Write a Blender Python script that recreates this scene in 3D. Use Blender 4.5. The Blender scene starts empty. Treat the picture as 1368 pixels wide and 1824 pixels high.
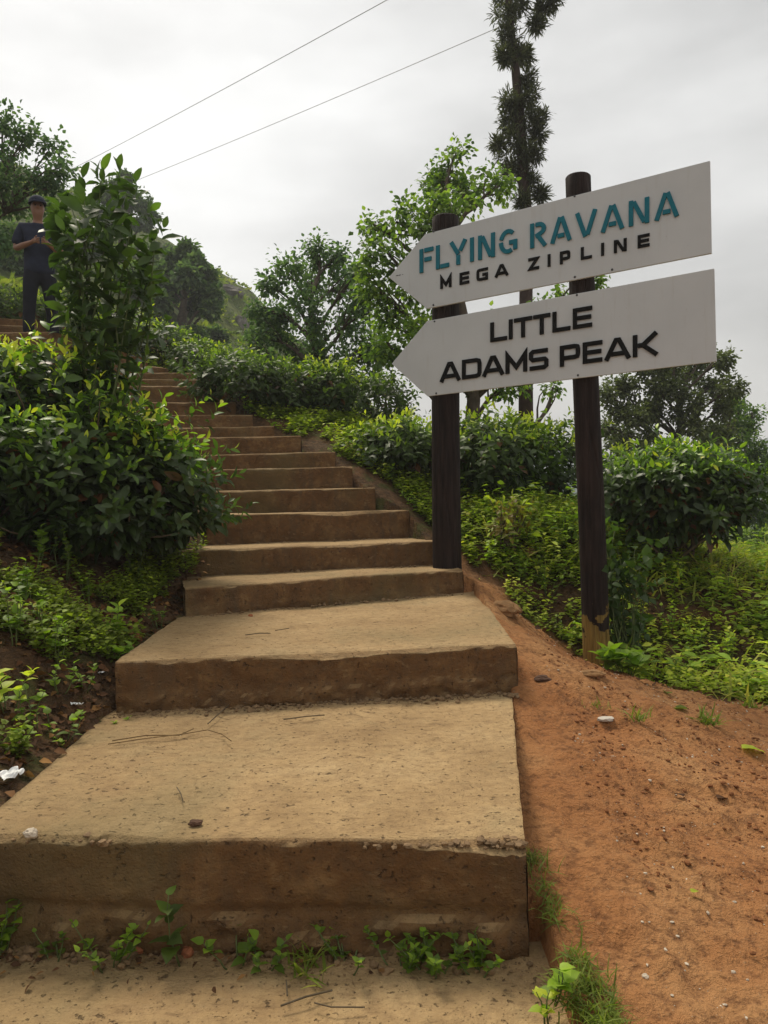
import bpy, bmesh, math, random
import numpy as np
from mathutils import Vector, Matrix, noise as mnoise

# ------------------------------------------------------------------ camera, world, sun
sc = bpy.context.scene
C = sc.collection
F = 1327.0                      # focal length in photo pixels (1368 x 1824)
CAM = Vector((0, 0, 1.45))
PITCH = math.radians(-1.38)
ROLL = math.radians(1.2)
cam_d = bpy.data.cameras.new('camera')
cam = bpy.data.objects.new('camera', cam_d); C.objects.link(cam)
cam_d.sensor_fit = 'VERTICAL'; cam_d.sensor_height = 36.0
cam_d.lens = 36.0 * F / 1824.0
cam_d.clip_start = 0.05; cam_d.clip_end = 6000
CM = Matrix.Rotation(math.radians(90) + PITCH, 4, 'X') @ Matrix.Rotation(-ROLL, 4, 'Z')
cam.matrix_world = Matrix.Translation(CAM) @ CM
sc.camera = cam
R3 = CM.to_3x3()

def ray(px, py):
    return R3 @ Vector(((px - 684) / F, -(py - 912) / F, -1.0))
def P(px, py, Y):               # point of the photo at a given depth
    d = ray(px, py); return CAM + d * (Y / d.y)
def Pz(px, py, z):              # point of the photo on a level plane
    d = ray(px, py); return CAM + d * ((z - CAM.z) / d.z)

SUN_EL, SUN_AZ = math.radians(56), math.radians(-28)     # azimuth measured from +Y towards +X
w = bpy.data.worlds.new('World'); sc.world = w; w.use_nodes = True
nt = w.node_tree; N = nt.nodes; L = nt.links
N.clear()
out = N.new('ShaderNodeOutputWorld'); bg = N.new('ShaderNodeBackground'); L.new(bg.outputs[0], out.inputs[0])
bg.inputs[1].default_value = 0.1
sky = N.new('ShaderNodeTexSky'); sky.sky_type = 'NISHITA'; sky.sun_disc = False
sky.sun_elevation = SUN_EL; sky.sun_rotation = SUN_AZ; sky.dust_density = 3.0
tc = N.new('ShaderNodeTexCoord')
def wmath(op, a, b=None, c=None):
    m = N.new('ShaderNodeMath'); m.operation = op
    for i, v in enumerate((a, b, c)):
        if v is None: continue
        if isinstance(v, (int, float)): m.inputs[i].default_value = v
        else: L.new(v, m.inputs[i])
    return m.outputs[0]
def lobe(px, py, power):
    v = N.new('ShaderNodeVectorMath'); v.operation = 'DOT_PRODUCT'
    L.new(tc.outputs['Generated'], v.inputs[0])
    d = ray(px, py).normalized(); v.inputs[1].default_value = d
    return wmath('POWER', wmath('MAXIMUM', v.outputs['Value'], 0.0), power)
mp = N.new('ShaderNodeMapping'); mp.inputs['Scale'].default_value = (1.6, 1.6, 4.2); mp.inputs['Rotation'].default_value = (0, 0.5, 0)
L.new(tc.outputs['Generated'], mp.inputs[0])
nz = N.new('ShaderNodeTexNoise'); nz.inputs['Scale'].default_value = 1.6; nz.inputs['Detail'].default_value = 5; nz.inputs['Roughness'].default_value = 0.5
L.new(mp.outputs[0], nz.inputs['Vector'])
cl = wmath('MULTIPLY_ADD', nz.outputs['Fac'], 8.6, 1.2)
cl = wmath('ADD', cl, wmath('MULTIPLY', lobe(30, -60, 14), 2.0))
cl = wmath('ADD', cl, wmath('MULTIPLY', lobe(330, 400, 90), 1.5))
cc = N.new('ShaderNodeCombineColor')
L.new(wmath('MULTIPLY', cl, 1.0), cc.inputs[0]); L.new(wmath('MULTIPLY', cl, 1.0), cc.inputs[1]); L.new(wmath('MULTIPLY', cl, 0.985), cc.inputs[2])
mx = N.new('ShaderNodeMix'); mx.data_type = 'RGBA'; mx.inputs[0].default_value = 0.93
L.new(sky.outputs[0], mx.inputs[6]); L.new(cc.outputs[0], mx.inputs[7]); L.new(mx.outputs[2], bg.inputs[0])

sd = bpy.data.lights.new('sun', 'SUN'); sd.energy = 2.6; sd.angle = math.radians(18); sd.color = (1.0, 0.91, 0.76)
sun = bpy.data.objects.new('sun', sd); C.objects.link(sun)
sdir = Vector((math.sin(SUN_AZ) * math.cos(SUN_EL), math.cos(SUN_AZ) * math.cos(SUN_EL), math.sin(SUN_EL)))
sun.rotation_euler = sdir.to_track_quat('Z', 'Y').to_euler()
sc.view_settings.view_transform = 'Standard'; sc.view_settings.look = 'None'
sc.view_settings.exposure = 0.42; sc.view_settings.gamma = 1.0
sc.cycles.max_bounces = 6; sc.cycles.diffuse_bounces = 3; sc.cycles.glossy_bounces = 2
sc.cycles.transmission_bounces = 4; sc.cycles.use_denoising = True

rng = np.random.default_rng(7)
random.seed(7)

# ------------------------------------------------------------------ object helpers
def thing(name, label, cat, loc=(0, 0, 0), group=None):
    o = bpy.data.objects.new(name, None); C.objects.link(o)
    o.location = loc; o.empty_display_size = 0.1
    o['label'] = label; o['category'] = cat
    if group: o['group'] = group
    return o
def tag(o, label, cat, group=None, kind=None):
    o['label'] = label; o['category'] = cat
    if group: o['group'] = group
    if kind: o['kind'] = kind
    return o
def link(name, me, mat, parent=None):
    o = bpy.data.objects.new(name, me); C.objects.link(o)
    if mat and not me.materials: me.materials.append(mat)
    if parent:
        o.parent = parent
        o.matrix_parent_inverse = Matrix.Translation(parent.location).inverted() if parent.parent is None else Matrix()
    return o
def struct(o):
    o['kind'] = 'structure'; return o

class MB:
    def __init__(s): s.v = []; s.f = []
    def box(s, c, sx, sy, sz, rot=None):
        b = len(s.v); c = Vector(c)
        for dz in (-1, 1):
            for dx, dy in ((-1, -1), (1, -1), (1, 1), (-1, 1)):
                p = Vector((dx * sx / 2, dy * sy / 2, dz * sz / 2))
                if rot is not None: p = rot @ p
                s.v.append(tuple(c + p))
        s.f += [tuple(b + i for i in q) for q in ((3, 2, 1, 0), (4, 5, 6, 7), (0, 1, 5, 4), (1, 2, 6, 5), (2, 3, 7, 6), (3, 0, 4, 7))]
    def tube(s, pts, radii, n=6, cap=True, jit=0.0):
        pts = [Vector(p) for p in pts]
        b = len(s.v); m = len(pts)
        ref = Vector((0.31, 0.77, 0.2))
        for i, p in enumerate(pts):
            t = (pts[min(i + 1, m - 1)] - pts[max(i - 1, 0)])
            if t.length < 1e-9: t = Vector((0, 0, 1))
            t.normalize()
            a = t.cross(ref)
            if a.length < 1e-3: a = t.cross(Vector((1, 0, 0)))
            a.normalize(); c = t.cross(a)
            r = radii[i] if hasattr(radii, '__len__') else radii
            for k in range(n):
                th = 2 * math.pi * k / n
                rr = r * (1 + (random.uniform(-jit, jit) if jit else 0))
                s.v.append(tuple(p + (a * math.cos(th) + c * math.sin(th)) * rr))
        for i in range(m - 1):
            for k in range(n):
                k2 = (k + 1) % n
                s.f.append((b + i * n + k, b + i * n + k2, b + (i + 1) * n + k2, b + (i + 1) * n + k))
        if cap:
            s.f.append(tuple(b + k for k in reversed(range(n))))
            s.f.append(tuple(b + (m - 1) * n + k for k in range(n)))
    def prism(s, poly, d):          # poly: list of Vectors (planar), extruded by vector d
        b = len(s.v); n = len(poly); d = Vector(d)
        s.v += [tuple(p) for p in poly] + [tuple(Vector(p) + d) for p in poly]
        s.f.append(tuple(b + i for i in range(n))); s.f.append(tuple(b + n + i for i in reversed(range(n))))
        for i in range(n):
            j = (i + 1) % n
            s.f.append((b + i, b + n + i, b + n + j, b + j))
    def build(s, name, mat, parent=None, smooth=False, fix=False):
        me = bpy.data.meshes.new(name); me.from_pydata(s.v, [], s.f); me.update()
        if fix:
            bm = bmesh.new(); bm.from_mesh(me); bmesh.ops.recalc_face_normals(bm, faces=bm.faces); bm.to_mesh(me); bm.free()
        if smooth: me.polygons.foreach_set('use_smooth', [True] * len(me.polygons))
        return link(name, me, mat, parent)

def arr_mesh(name, V, Q, tint=None):
    """numpy vertices (n,3), quads (m,4) -> mesh, with a per-face float attribute"""
    me = bpy.data.meshes.new(name)
    n, m = len(V), len(Q)
    me.vertices.add(n); me.vertices.foreach_set('co', np.ascontiguousarray(V, dtype=np.float32).ravel())
    me.loops.add(m * 4); me.loops.foreach_set('vertex_index', np.ascontiguousarray(Q, dtype=np.int32).ravel())
    me.polygons.add(m); me.polygons.foreach_set('loop_start', np.arange(0, m * 4, 4, dtype=np.int32))
    try: me.polygons.foreach_set('loop_total', np.full(m, 4, dtype=np.int32))
    except Exception: pass
    me.update(calc_edges=True)
    if tint is not None:
        a = me.attributes.new('tint', 'FLOAT', 'FACE'); a.data.foreach_set('value', np.ascontiguousarray(tint, dtype=np.float32))
    return me

# leaf templates: x across, y along, z up
def leaf_template(ts, ws, fold=0.3, curl=0.25, wave=0.0):
    V, Q = [], []
    for i, (t, wd) in enumerate(zip(ts, ws)):
        z = -curl * t * t
        wv = wave * (1 if i % 2 else -1)
        V += [(-wd, t, z + fold * wd + wv), (0, t, z), (wd, t, z + fold * wd - wv)]
    for i in range(len(ts) - 1):
        a = i * 3
        Q += [(a, a + 1, a + 4, a + 3), (a + 1, a + 2, a + 5, a + 4)]
    return np.array(V, float), np.array(Q, int)
T_TEA = leaf_template([0, .12, .35, .6, .85, 1], [.02, .11, .20, .205, .11, .008], .3, .25, .010)
T_TEA2 = leaf_template([0, .3, .65, 1], [.03, .20, .205, .01], .3, .28)
T_OVATE = leaf_template([0, .1, .3, .6, .85, 1], [.03, .3, .4, .31, .12, .01], .25, .3, .015)
T_OVATE2 = leaf_template([0, .3, .65, 1], [.04, .38, .28, .01], .25, .3)
T_NEEDLE = leaf_template([0, .5, 1], [.03, .10, .01], .2, .3)
T_BLADE = leaf_template([0, .35, .7, 1], [.04, .035, .025, .003], .3, .45)

def unit(a):
    return a / np.maximum(np.linalg.norm(a, axis=-1, keepdims=True), 1e-9)
class Leaves:
    def __init__(s, T): s.T = T; s.V = []; s.Q = []; s.t = []; s.n = 0
    def add(s, pos, d, up, length, width=1.0, tint=0.3):
        pos = np.asarray(pos, float); n = len(pos)
        if n == 0: return
        d = unit(np.asarray(d, float)); up = np.asarray(up, float) + rng.normal(0, .02, (n, 3))
        sd_ = unit(np.cross(d, up)); nn = np.cross(sd_, d)
        length = np.broadcast_to(np.asarray(length, float), (n,)); width = np.broadcast_to(np.asarray(width, float), (n,))
        tint = np.broadcast_to(np.asarray(tint, float), (n,))
        TV, TQ = s.T
        sx = (length * width)[:, None, None]; sl = length[:, None, None]
        V = pos[:, None, :] + TV[None, :, 0:1] * sx * sd_[:, None, :] + TV[None, :, 1:2] * sl * d[:, None, :] + TV[None, :, 2:3] * sl * nn[:, None, :]
        k = len(TV)
        Q = TQ[None] + (np.arange(n) * k + s.n)[:, None, None]
        s.V.append(V.reshape(-1, 3)); s.Q.append(Q.reshape(-1, 4)); s.t.append(np.repeat(tint, len(TQ))); s.n += n * k
    def build(s, name, mat, parent=None):
        me = arr_mesh(name, np.concatenate(s.V), np.concatenate(s.Q), np.concatenate(s.t))
        return link(name, me, mat, parent)
def rdir(n):
    return unit(rng.normal(size=(n, 3)))

# ------------------------------------------------------------------ numpy value noise
_perm = np.random.default_rng(3).random((256, 256))
def vnoise(x, y):
    xi = np.floor(x).astype(int); yi = np.floor(y).astype(int); fx = x - xi; fy = y - yi
    fx = fx * fx * (3 - 2 * fx); fy = fy * fy * (3 - 2 * fy)
    a = _perm[xi & 255, yi & 255]; b = _perm[(xi + 1) & 255, yi & 255]; c = _perm[xi & 255, (yi + 1) & 255]; d = _perm[(xi + 1) & 255, (yi + 1) & 255]
    return (a * (1 - fx) + b * fx) * (1 - fy) + (c * (1 - fx) + d * fx) * fy - 0.5
def fbm(x, y, o=4):
    r = 0; a = 1
    for i in range(o):
        r = r + a * vnoise(x + 17.3 * i, y + 9.1 * i); x = x * 2.03; y = y * 2.03; a *= .5
    return r

# ------------------------------------------------------------------ materials
def new_mat(name):
    m = bpy.data.materials.new(name); m.use_nodes = True
    nt = m.node_tree; nt.nodes.clear()
    o = nt.nodes.new('ShaderNodeOutputMaterial'); b = nt.nodes.new('ShaderNodeBsdfPrincipled')
    nt.links.new(b.outputs[0], o.inputs[0])
    return m, nt, b, o
def nd(nt, t, **kw):
    n = nt.nodes.new(t)
    for k, v in kw.items():
        if k.startswith('i_'):
            key = k[2:]; key = int(key) if key.isdigit() else key.replace('_', ' ')
            if hasattr(v, 'links') or isinstance(v, bpy.types.NodeSocket): nt.links.new(v, n.inputs[key])
            else: n.inputs[key].default_value = v
        else: setattr(n, k, v)
    return n
def ramp(nt, fac, stops, interp='LINEAR'):
    r = nt.nodes.new('ShaderNodeValToRGB'); r.color_ramp.interpolation = interp
    e = r.color_ramp.elements
    while len(e) < len(stops): e.new(0.5)
    for x, (p, c) in zip(e, stops):
        x.position = p; x.color = (c, c, c, 1) if isinstance(c, (int, float)) else (*c, 1)
    nt.links.new(fac, r.inputs[0]); return r.outputs[0]
def noise_(nt, vec, scale, detail=4, rough=.55, dist=0.0):
    n = nt.nodes.new('ShaderNodeTexNoise'); n.inputs['Scale'].default_value = scale; n.inputs['Detail'].default_value = detail
    n.inputs['Roughness'].default_value = rough; n.inputs['Distortion'].default_value = dist
    nt.links.new(vec, n.inputs['Vector']); return n.outputs['Fac']
def mix(nt, fac, a, b, blend='MIX'):
    m = nt.nodes.new('ShaderNodeMix'); m.data_type = 'RGBA'; m.blend_type = blend
    for i, v in ((0, fac), (6, a), (7, b)):
        if isinstance(v, bpy.types.NodeSocket): nt.links.new(v, m.inputs[i])
        elif i == 0: m.inputs[0].default_value = v
        else: m.inputs[i].default_value = (*v, 1)
    return m.outputs[2]
def mth(nt, op, a, b=0.0, clamp=False):
    m = nt.nodes.new('ShaderNodeMath'); m.operation = op; m.use_clamp = clamp
    for i, v in enumerate((a, b)):
        if isinstance(v, bpy.types.NodeSocket): nt.links.new(v, m.inputs[i])
        else: m.inputs[i].default_value = v
    return m.outputs[0]
def bump(nt, b, h, strength=.3, dist=.01):
    n = nt.nodes.new('ShaderNodeBump'); n.inputs['Strength'].default_value = strength; n.inputs['Distance'].default_value = dist
    nt.links.new(h, n.inputs['Height']); nt.links.new(n.outputs[0], b.inputs['Normal']); return n
def simple(name, col, rough=.6, spec=.5, var=.25, scale=12, bmp=.0):
    m, nt, b, o = new_mat(name)
    tcn = nd(nt, 'ShaderNodeTexCoord')
    f = noise_(nt, tcn.outputs['Object'], scale, 5)
    c = ramp(nt, f, [(.25, tuple(x * (1 - var) for x in col)), (.75, tuple(min(1, x * (1 + var)) for x in col))])
    nt.links.new(c, b.inputs['Base Color']); b.inputs['Roughness'].default_value = rough
    b.inputs['Specular IOR Level'].default_value = spec
    if bmp: bump(nt, b, noise_(nt, tcn.outputs['Object'], scale * 6, 4), bmp, .01)
    return m
def leaf_mat(name, stops, rough=.42, transl=.3, spec=.5, tcol=1.5, gain=1.45):
    transl = min(.42, transl * 1.25)
    stops = [(p, tuple(min(.6, x * gain * k) for x, k in zip(c, (1.28, 1.10, .72)))) for p, c in stops]
    rough = rough + .08; spec = spec * .75
    m, nt, b, o = new_mat(name)
    a = nd(nt, 'ShaderNodeAttribute', attribute_name='tint')
    c = ramp(nt, a.outputs['Fac'], stops)
    tcn = nd(nt, 'ShaderNodeTexCoord')
    f = noise_(nt, tcn.outputs['Object'], 9, 3)
    c = mix(nt, 1.0, c, ramp(nt, f, [(.3, .78), (.7, 1.2)]), 'MULTIPLY')
    nt.links.new(c, b.inputs['Base Color']); b.inputs['Roughness'].default_value = rough; b.inputs['Specular IOR Level'].default_value = spec
    t = nd(nt, 'ShaderNodeBsdfTranslucent')
    tc2 = mix(nt, 1.0, c, (tcol, tcol * 1.15, tcol * .55), 'MULTIPLY'); nt.links.new(tc2, t.inputs[0])
    ms = nd(nt, 'ShaderNodeMixShader'); ms.inputs[0].default_value = transl
    nt.links.new(b.outputs[0], ms.inputs[1]); nt.links.new(t.outputs[0], ms.inputs[2]); nt.links.new(ms.outputs[0], o.inputs[0])
    return m

M = {}
M['tea'] = leaf_mat('tea_leaves', [(0, (.075, .035, .018)), (.02, (.075, .035, .018)), (.04, (.018, .034, .014)), (.3, (.030, .058, .02)), (.55, (.06, .13, .022)), (.8, (.19, .33, .03)), (1, (.32, .45, .05))], .33, .28, .6)
M['tea_far'] = leaf_mat('tea_leaves_far', [(0, (.075, .04, .018)), (.015, (.075, .04, .018)), (.035, (.02, .038, .014)), (.35, (.038, .072, .02)), (.6, (.11, .20, .024)), (1, (.30, .43, .045))], .42, .28, .5)
M['shrub'] = leaf_mat('shrub_leaves', [(0, (.015, .032, .014)), (.5, (.034, .07, .02)), (1, (.12, .23, .035))], .38, .3, .5)
M['tree'] = leaf_mat('tree_leaves', [(0, (.03, .062, .026)), (.5, (.06, .115, .036)), (1, (.15, .24, .05))], .5, .35, .4)
M['tree_grey'] = leaf_mat('grey_tree_leaves', [(0, (.026, .056, .044)), (.5, (.05, .10, .068)), (1, (.095, .165, .085))], .55, .3, .35)
M['tree_dark'] = leaf_mat('dark_tree_leaves', [(0, (.032, .048, .032)), (.5, (.055, .078, .048)), (1, (.09, .125, .06))], .6, .25, .3)
M['needle'] = leaf_mat('needle_leaves', [(0, (.024, .032, .036)), (.5, (.048, .06, .054)), (1, (.085, .105, .085))], .7, .25, .2)
M['hill_tree'] = leaf_mat('hill_tree_leaves', [(0, (.030, .062, .042)), (.5, (.062, .112, .062)), (1, (.12, .19, .085))], .65, .25, .3)
M['weed'] = leaf_mat('weed_leaves', [(0, (.035, .06, .018)), (.4, (.07, .13, .022)), (.75, (.15, .26, .03)), (1, (.30, .38, .06))], .45, .35, .45)
M['cover'] = leaf_mat('cover_leaves', [(0, (.055, .075, .02)), (.4, (.10, .15, .025)), (.75, (.19, .27, .035)), (1, (.30, .33, .06))], .5, .35, .35)
M['grass'] = leaf_mat('grass_blades', [(0, (.055, .085, .02)), (.5, (.10, .15, .03)), (1, (.24, .25, .08))], .5, .3, .35)
M['russet'] = leaf_mat('russet_leaves', [(0, (.05, .06, .02)), (.4, (.12, .10, .03)), (.7, (.16, .24, .04)), (1, (.38, .42, .06))], .42, .3, .45)
M['dead'] = leaf_mat('dead_leaves', [(0, (.03, .018, .014)), (.5, (.065, .034, .022)), (1, (.15, .09, .045))], .7, .1, .2)
M['bark'] = simple('bark', (.085, .065, .048), .85, .2, .5, 9, .5)
M['twig'] = simple('twig', (.12, .09, .055), .8, .2, .4, 14, .3)
M['greenstem'] = simple('green_stem', (.10, .13, .04), .6, .3, .3, 14)
M['darkbark'] = simple('dark_bark', (.06, .04, .035), .9, .2, .4, 8, .5)
M['dry'] = simple('dry_straw', (.20, .13, .06), .8, .2, .4, 20)
M['scrap'] = simple('white_scrap', (.72, .72, .70), .5, .4, .08, 30)
M['stone'] = simple('stone', (.20, .125, .062), .8, .3, .45, 18, .5)
M['palestone'] = simple('pale_stone', (.50, .42, .32), .7, .3, .3, 18, .3)
M['cable'] = simple('cable', (.25, .25, .25), .5, .4, .05, 10)

# concrete: lighter tan where faces point up, darker brown on vertical faces
def concrete():
    m, nt, b, o = new_mat('concrete')
    tcn = nd(nt, 'ShaderNodeTexCoord'); v = tcn.outputs['Object']
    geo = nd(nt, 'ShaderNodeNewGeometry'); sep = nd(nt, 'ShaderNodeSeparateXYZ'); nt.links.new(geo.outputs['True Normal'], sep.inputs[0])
    n1 = noise_(nt, v, 2.2, 6, .6); n2 = noise_(nt, v, 26, 5, .65); n3 = noise_(nt, v, 7, 5, .6, .6)
    top = ramp(nt, n1, [(.3, (.28, .178, .080)), (.5, (.395, .263, .124)), (.72, (.47, .33, .168))])
    top = mix(nt, ramp(nt, n2, [(.35, .45), (.6, 0.0)]), top, (.22, .14, .07))
    top = mix(nt, ramp(nt, n3, [(.58, 0.0), (.74, .55)]), top, (.26, .19, .095))
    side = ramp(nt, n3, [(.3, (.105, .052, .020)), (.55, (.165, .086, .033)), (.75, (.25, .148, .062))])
    mpn = nd(nt, 'ShaderNodeMapping'); mpn.inputs['Scale'].default_value = (5, 5, .7); nt.links.new(v, mpn.inputs[0])
    st = noise_(nt, mpn.outputs[0], 2.5, 4, .6)
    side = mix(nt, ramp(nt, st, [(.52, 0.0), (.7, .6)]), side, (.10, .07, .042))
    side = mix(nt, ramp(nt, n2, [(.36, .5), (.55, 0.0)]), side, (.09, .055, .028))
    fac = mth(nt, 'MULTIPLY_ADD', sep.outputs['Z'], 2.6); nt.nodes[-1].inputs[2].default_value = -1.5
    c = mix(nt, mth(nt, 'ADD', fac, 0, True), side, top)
    mps = nd(nt, 'ShaderNodeMapping'); mps.inputs['Scale'].default_value = (4, 11, 11); mps.inputs['Rotation'].default_value = (0, 0, .12); nt.links.new(v, mps.inputs[0])
    sk = noise_(nt, mps.outputs[0], 3.2, 6, .7)
    c = mix(nt, ramp(nt, sk, [(.34, .5), (.47, 0.0)]), c, (.15, .09, .042)); c = mix(nt, ramp(nt, sk, [(.58, 0.0), (.74, .32)]), c, (.47, .345, .185))
    pit = ramp(nt, noise_(nt, v, 48, 3, .5), [(.28, 1.0), (.36, 0.0)])
    c = mix(nt, mth(nt, 'MULTIPLY', pit, .7), c, (.07, .042, .022))
    # moss-grey tint patches
    c = mix(nt, ramp(nt, noise_(nt, v, 1.1, 4), [(.52, 0.0), (.66, .5)]), c, (.15, .115, .05))
    vo = nd(nt, 'ShaderNodeTexVoronoi'); vo.inputs['Scale'].default_value = 70; nt.links.new(v, vo.inputs['Vector'])
    c = mix(nt, ramp(nt, vo.outputs['Distance'], [(.05, .6), (.16, 0.0)]), c, (.12, .085, .05))
    # hairline cracks
    wn = nd(nt, 'ShaderNodeTexNoise'); wn.inputs['Scale'].default_value = 3.0; wn.inputs['Detail'].default_value = 4; nt.links.new(v, wn.inputs['Vector'])
    wv = mix(nt, .28, v, wn.outputs['Color'])
    ve = nd(nt, 'ShaderNodeTexVoronoi', feature='DISTANCE_TO_EDGE'); ve.inputs['Scale'].default_value = 2.1; nt.links.new(wv, ve.inputs['Vector'])
    crk = mth(nt, 'MULTIPLY', ramp(nt, ve.outputs['Distance'], [(.0, 1.0), (.010, 0.0)]), ramp(nt, noise_(nt, v, 1.7, 3), [(.62, 0.0), (.70, .6)]))
    c = mix(nt, mth(nt, 'MULTIPLY', crk, .6), c, (.06, .038, .02))
    nt.links.new(c, b.inputs['Base Color']); b.inputs['Roughness'].default_value = .88; b.inputs['Specular IOR Level'].default_value = .25
    h = mth(nt, 'ADD', mth(nt, 'MULTIPLY', n2, .7), mth(nt, 'MULTIPLY', n3, .6))
    h = mth(nt, 'ADD', h, mth(nt, 'MULTIPLY', ramp(nt, vo.outputs['Distance'], [(.0, 0.0), (.2, 1.0)]), .25))
    h = mth(nt, 'ADD', h, mth(nt, 'MULTIPLY', noise_(nt, v, 120, 3), .35)); h = mth(nt, 'SUBTRACT', h, mth(nt, 'MULTIPLY', pit, .6)); h = mth(nt, 'SUBTRACT', h, mth(nt, 'MULTIPLY', crk, .8)); h = mth(nt, 'ADD', h, mth(nt, 'MULTIPLY', sk, .25))
    bump(nt, b, h, .9, .018)
    return m
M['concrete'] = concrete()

# ------------------------------------------------------------------ stairs layout (from the photo)
# front edges: (left px, right px), tread height
def edge_z(l, r, z): return Pz(*l, z), Pz(*r, z)
EDGES = []                       # (front-left, front-right, tread z)
EDGES.append((Vector((-1.40, .3, 0)), Vector((.50, .3, 0)), 0.0))
a, b_ = Pz(-60, 1490, .36), Pz(937, 1500, .36); EDGES.append((a, b_, .36))
a, b_ = Pz(205, 1180, .62), Pz(920, 1147, .62); EDGES.append((a, b_, .62))
a, b_ = Pz(329, 1048, .82), Pz(825, 1013, .82); EDGES.append((a, b_, .82))
a, b_ = Pz(322, 981, 1.03), Pz(781, 963, 1.03); EDGES.append((a, b_, 1.03))
a, b_ = Pz(362, 918, 1.295), Pz(729, 908, 1.295); EDGES.append((a, b_, 1.295))
for (lx, ly, rx, ry, Y, dY) in ((352, 872, 668, 871, 7.15, 0), (345, 833, 628, 834, 7.5, 0), (330, 806, 597, 809, 7.85, 0), (300, 776, 536, 780, 8.2, .0),
                            (275, 755, 488, 765, 8.55, .05), (245, 735, 450, 742, 8.9, .08), (215, 712, 420, 719, 9.25, .12), (175, 686, 356, 687, 9.6, .1),
                            (165, 674, 353, 677, 9.95, .1), (155, 661, 352, 665, 10.3, .1)):
    a, b_ = P(lx, ly, Y - dY), P(rx, ry, Y + dY); z = (a.z + b_.z) / 2; a.z = b_.z = z
    EDGES.append((a, b_, z))
a, b_ = P(150, 632, 9.85), P(300, 656, 10.9); EDGES.append((a, b_, (a.z + b_.z) / 2))
NST = len(EDGES)

# ------------------------------------------------------------------ terrain height
ctl = []
for i, (l, r, z) in enumerate(EDGES):
    if i < 3: continue
    ctl.append((r.x + .15, r.y + .1, z - (.12 if i > 3 else .16)))
    if i > 4: ctl.append((l.x - .15, l.y + .1, z - .02))
ctl += [(.62, .5, -.02), (.62, 1.6, -.01), (.60, 2.3, .08), (.62, 2.8, .17), (.74, 3.3, .24), (.82, 3.8, .29), (.90, 4.2, .42), (.90, 4.8, .52), (.84, 5.6, .60), (.85, 6.2, .68)]
ctl += [(-1.55, .5, .25), (-1.5, 2.3, .36), (-1.55, 3.0, .40), (-1.5, 3.6, .42), (-1.55, 4.3, .60), (-1.8, 4.5, .70), (-2.15, 4.5, .93), (-1.55, 5.2, .66), (-1.75, 5.7, .9), (-1.8, 3.4, .58),
        (-2.3, 5.5, 1.15), (-2.0, 3.8, .85), (-3, 5, 1.45), (-2.4, 6.5, 1.45), (-3, 7.2, 2.1), (-4.2, 8.5, 3.1), (-4.3, 9.3, 3.40), (-5, 9.3, 3.5), (-6, 9.5, 4.0), (-6, 7, 3.0), (-6, 4, 2.0), (-3, 2, 1.0), (-6, 0, 1.2)]
ctl += [(-3.5, 11.6, 3.5), (-2.2, 11.2, 3.0), (-1.6, 9.6, 2.5), (-.8, 9.8, 2.45), (.2, 9.2, 1.95), (.6, 8, 1.5), (-1, 13, 3.1), (-4, 14, 4.2), (-8, 14, 5.5), (0, 14, 2.6)]
ctl += [(1.1, 7.2, 1.15), (1.0, 8, 1.35), (2, 8.4, 1.2), (2.7, 6.8, .74), (2.2, 6.2, .45), (3.1, 10, .85), (1.2, 10, 1.5), (4, 11, .55), (5.2, 10.5, .40), (7, 12, .35), (10, 22, -1.0), (3.2, 4.2, .10), (2.1, 3.9, .10), (1.5, 3.0, .08),
        (1.05, 2.05, 0), (1.65, 5.8, .10), (1.2, 5.2, .30), (1.25, 6.2, .42), (2.2, 5.1, .09), (4, 6.5, .35), (4, 2, -.1), (0, -3, 0), (5, -5, -.2), (1.0, .6, 0)]
ctl += [(-10, 22, 6), (0, 22, 2.2), (30, 30, -6), (60, 100, -30), (0, 100, -14), (-60, 100, 6), (-40, 20, 10), (40, 5, -3), (-40, -20, 3), (40, -40, -5), (0, -60, -4), (300, 300, -70), (0, 400, -60), (-300, 300, -20), (300, 0, -40), (-300, 0, 10), (0, -300, -30), (1500, 1500, -90), (0, 1800, -90), (-1500, 1500, -60), (1500, -1500, -90), (-1500, -1500, -60)]
ctl = np.array(ctl, float)
def warp(x, y): return np.arcsinh(x / 3.0) * 3, np.arcsinh((y - 5) / 3.0) * 3
cu, cv = warp(ctl[:, 0], ctl[:, 1])
def tps(r2): return np.where(r2 > 1e-12, r2 * np.log(np.maximum(r2, 1e-12)) * .5, 0)
n_ = len(ctl)
A = np.zeros((n_ + 3, n_ + 3)); A[:n_, :n_] = tps((cu[:, None] - cu[None]) ** 2 + (cv[:, None] - cv[None]) ** 2) + np.eye(n_) * .02
A[:n_, n_] = 1; A[:n_, n_ + 1] = cu; A[:n_, n_ + 2] = cv; A[n_:, :n_] = A[:n_, n_:].T
wts = np.linalg.solve(A, np.concatenate([ctl[:, 2], [0, 0, 0]]))
def gbase(x, y):
    x = np.asarray(x, float); y = np.asarray(y, float); sh = x.shape
    u, v = warp(x.ravel(), y.ravel()); res = np.empty(len(u))
    for i in range(0, len(u), 20000):
        uu, vv = u[i:i + 20000], v[i:i + 20000]
        res[i:i + 20000] = tps((uu[:, None] - cu[None]) ** 2 + (vv[:, None] - cv[None]) ** 2) @ wts[:n_] + wts[n_] + wts[n_ + 1] * uu + wts[n_ + 2] * vv
    return res.reshape(sh)
def yb(x):    # far limit of the bare red soil, right of the stairs
    return np.interp(x, [.4, .75, 1.05, 1.5, 1.8, 2.2, 2.6, 3.2], [6.7, 6.35, 6.1, 5.75, 5.15, 4.55, 4.0, 3.2])
def redmask(x, y):
    d = yb(x) - y + fbm(x * 3, y * 3, 3) * .35
    return np.clip(d / .3 + .5, 0, 1) * np.clip((x + .3) / .4, 0, 1)
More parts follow.
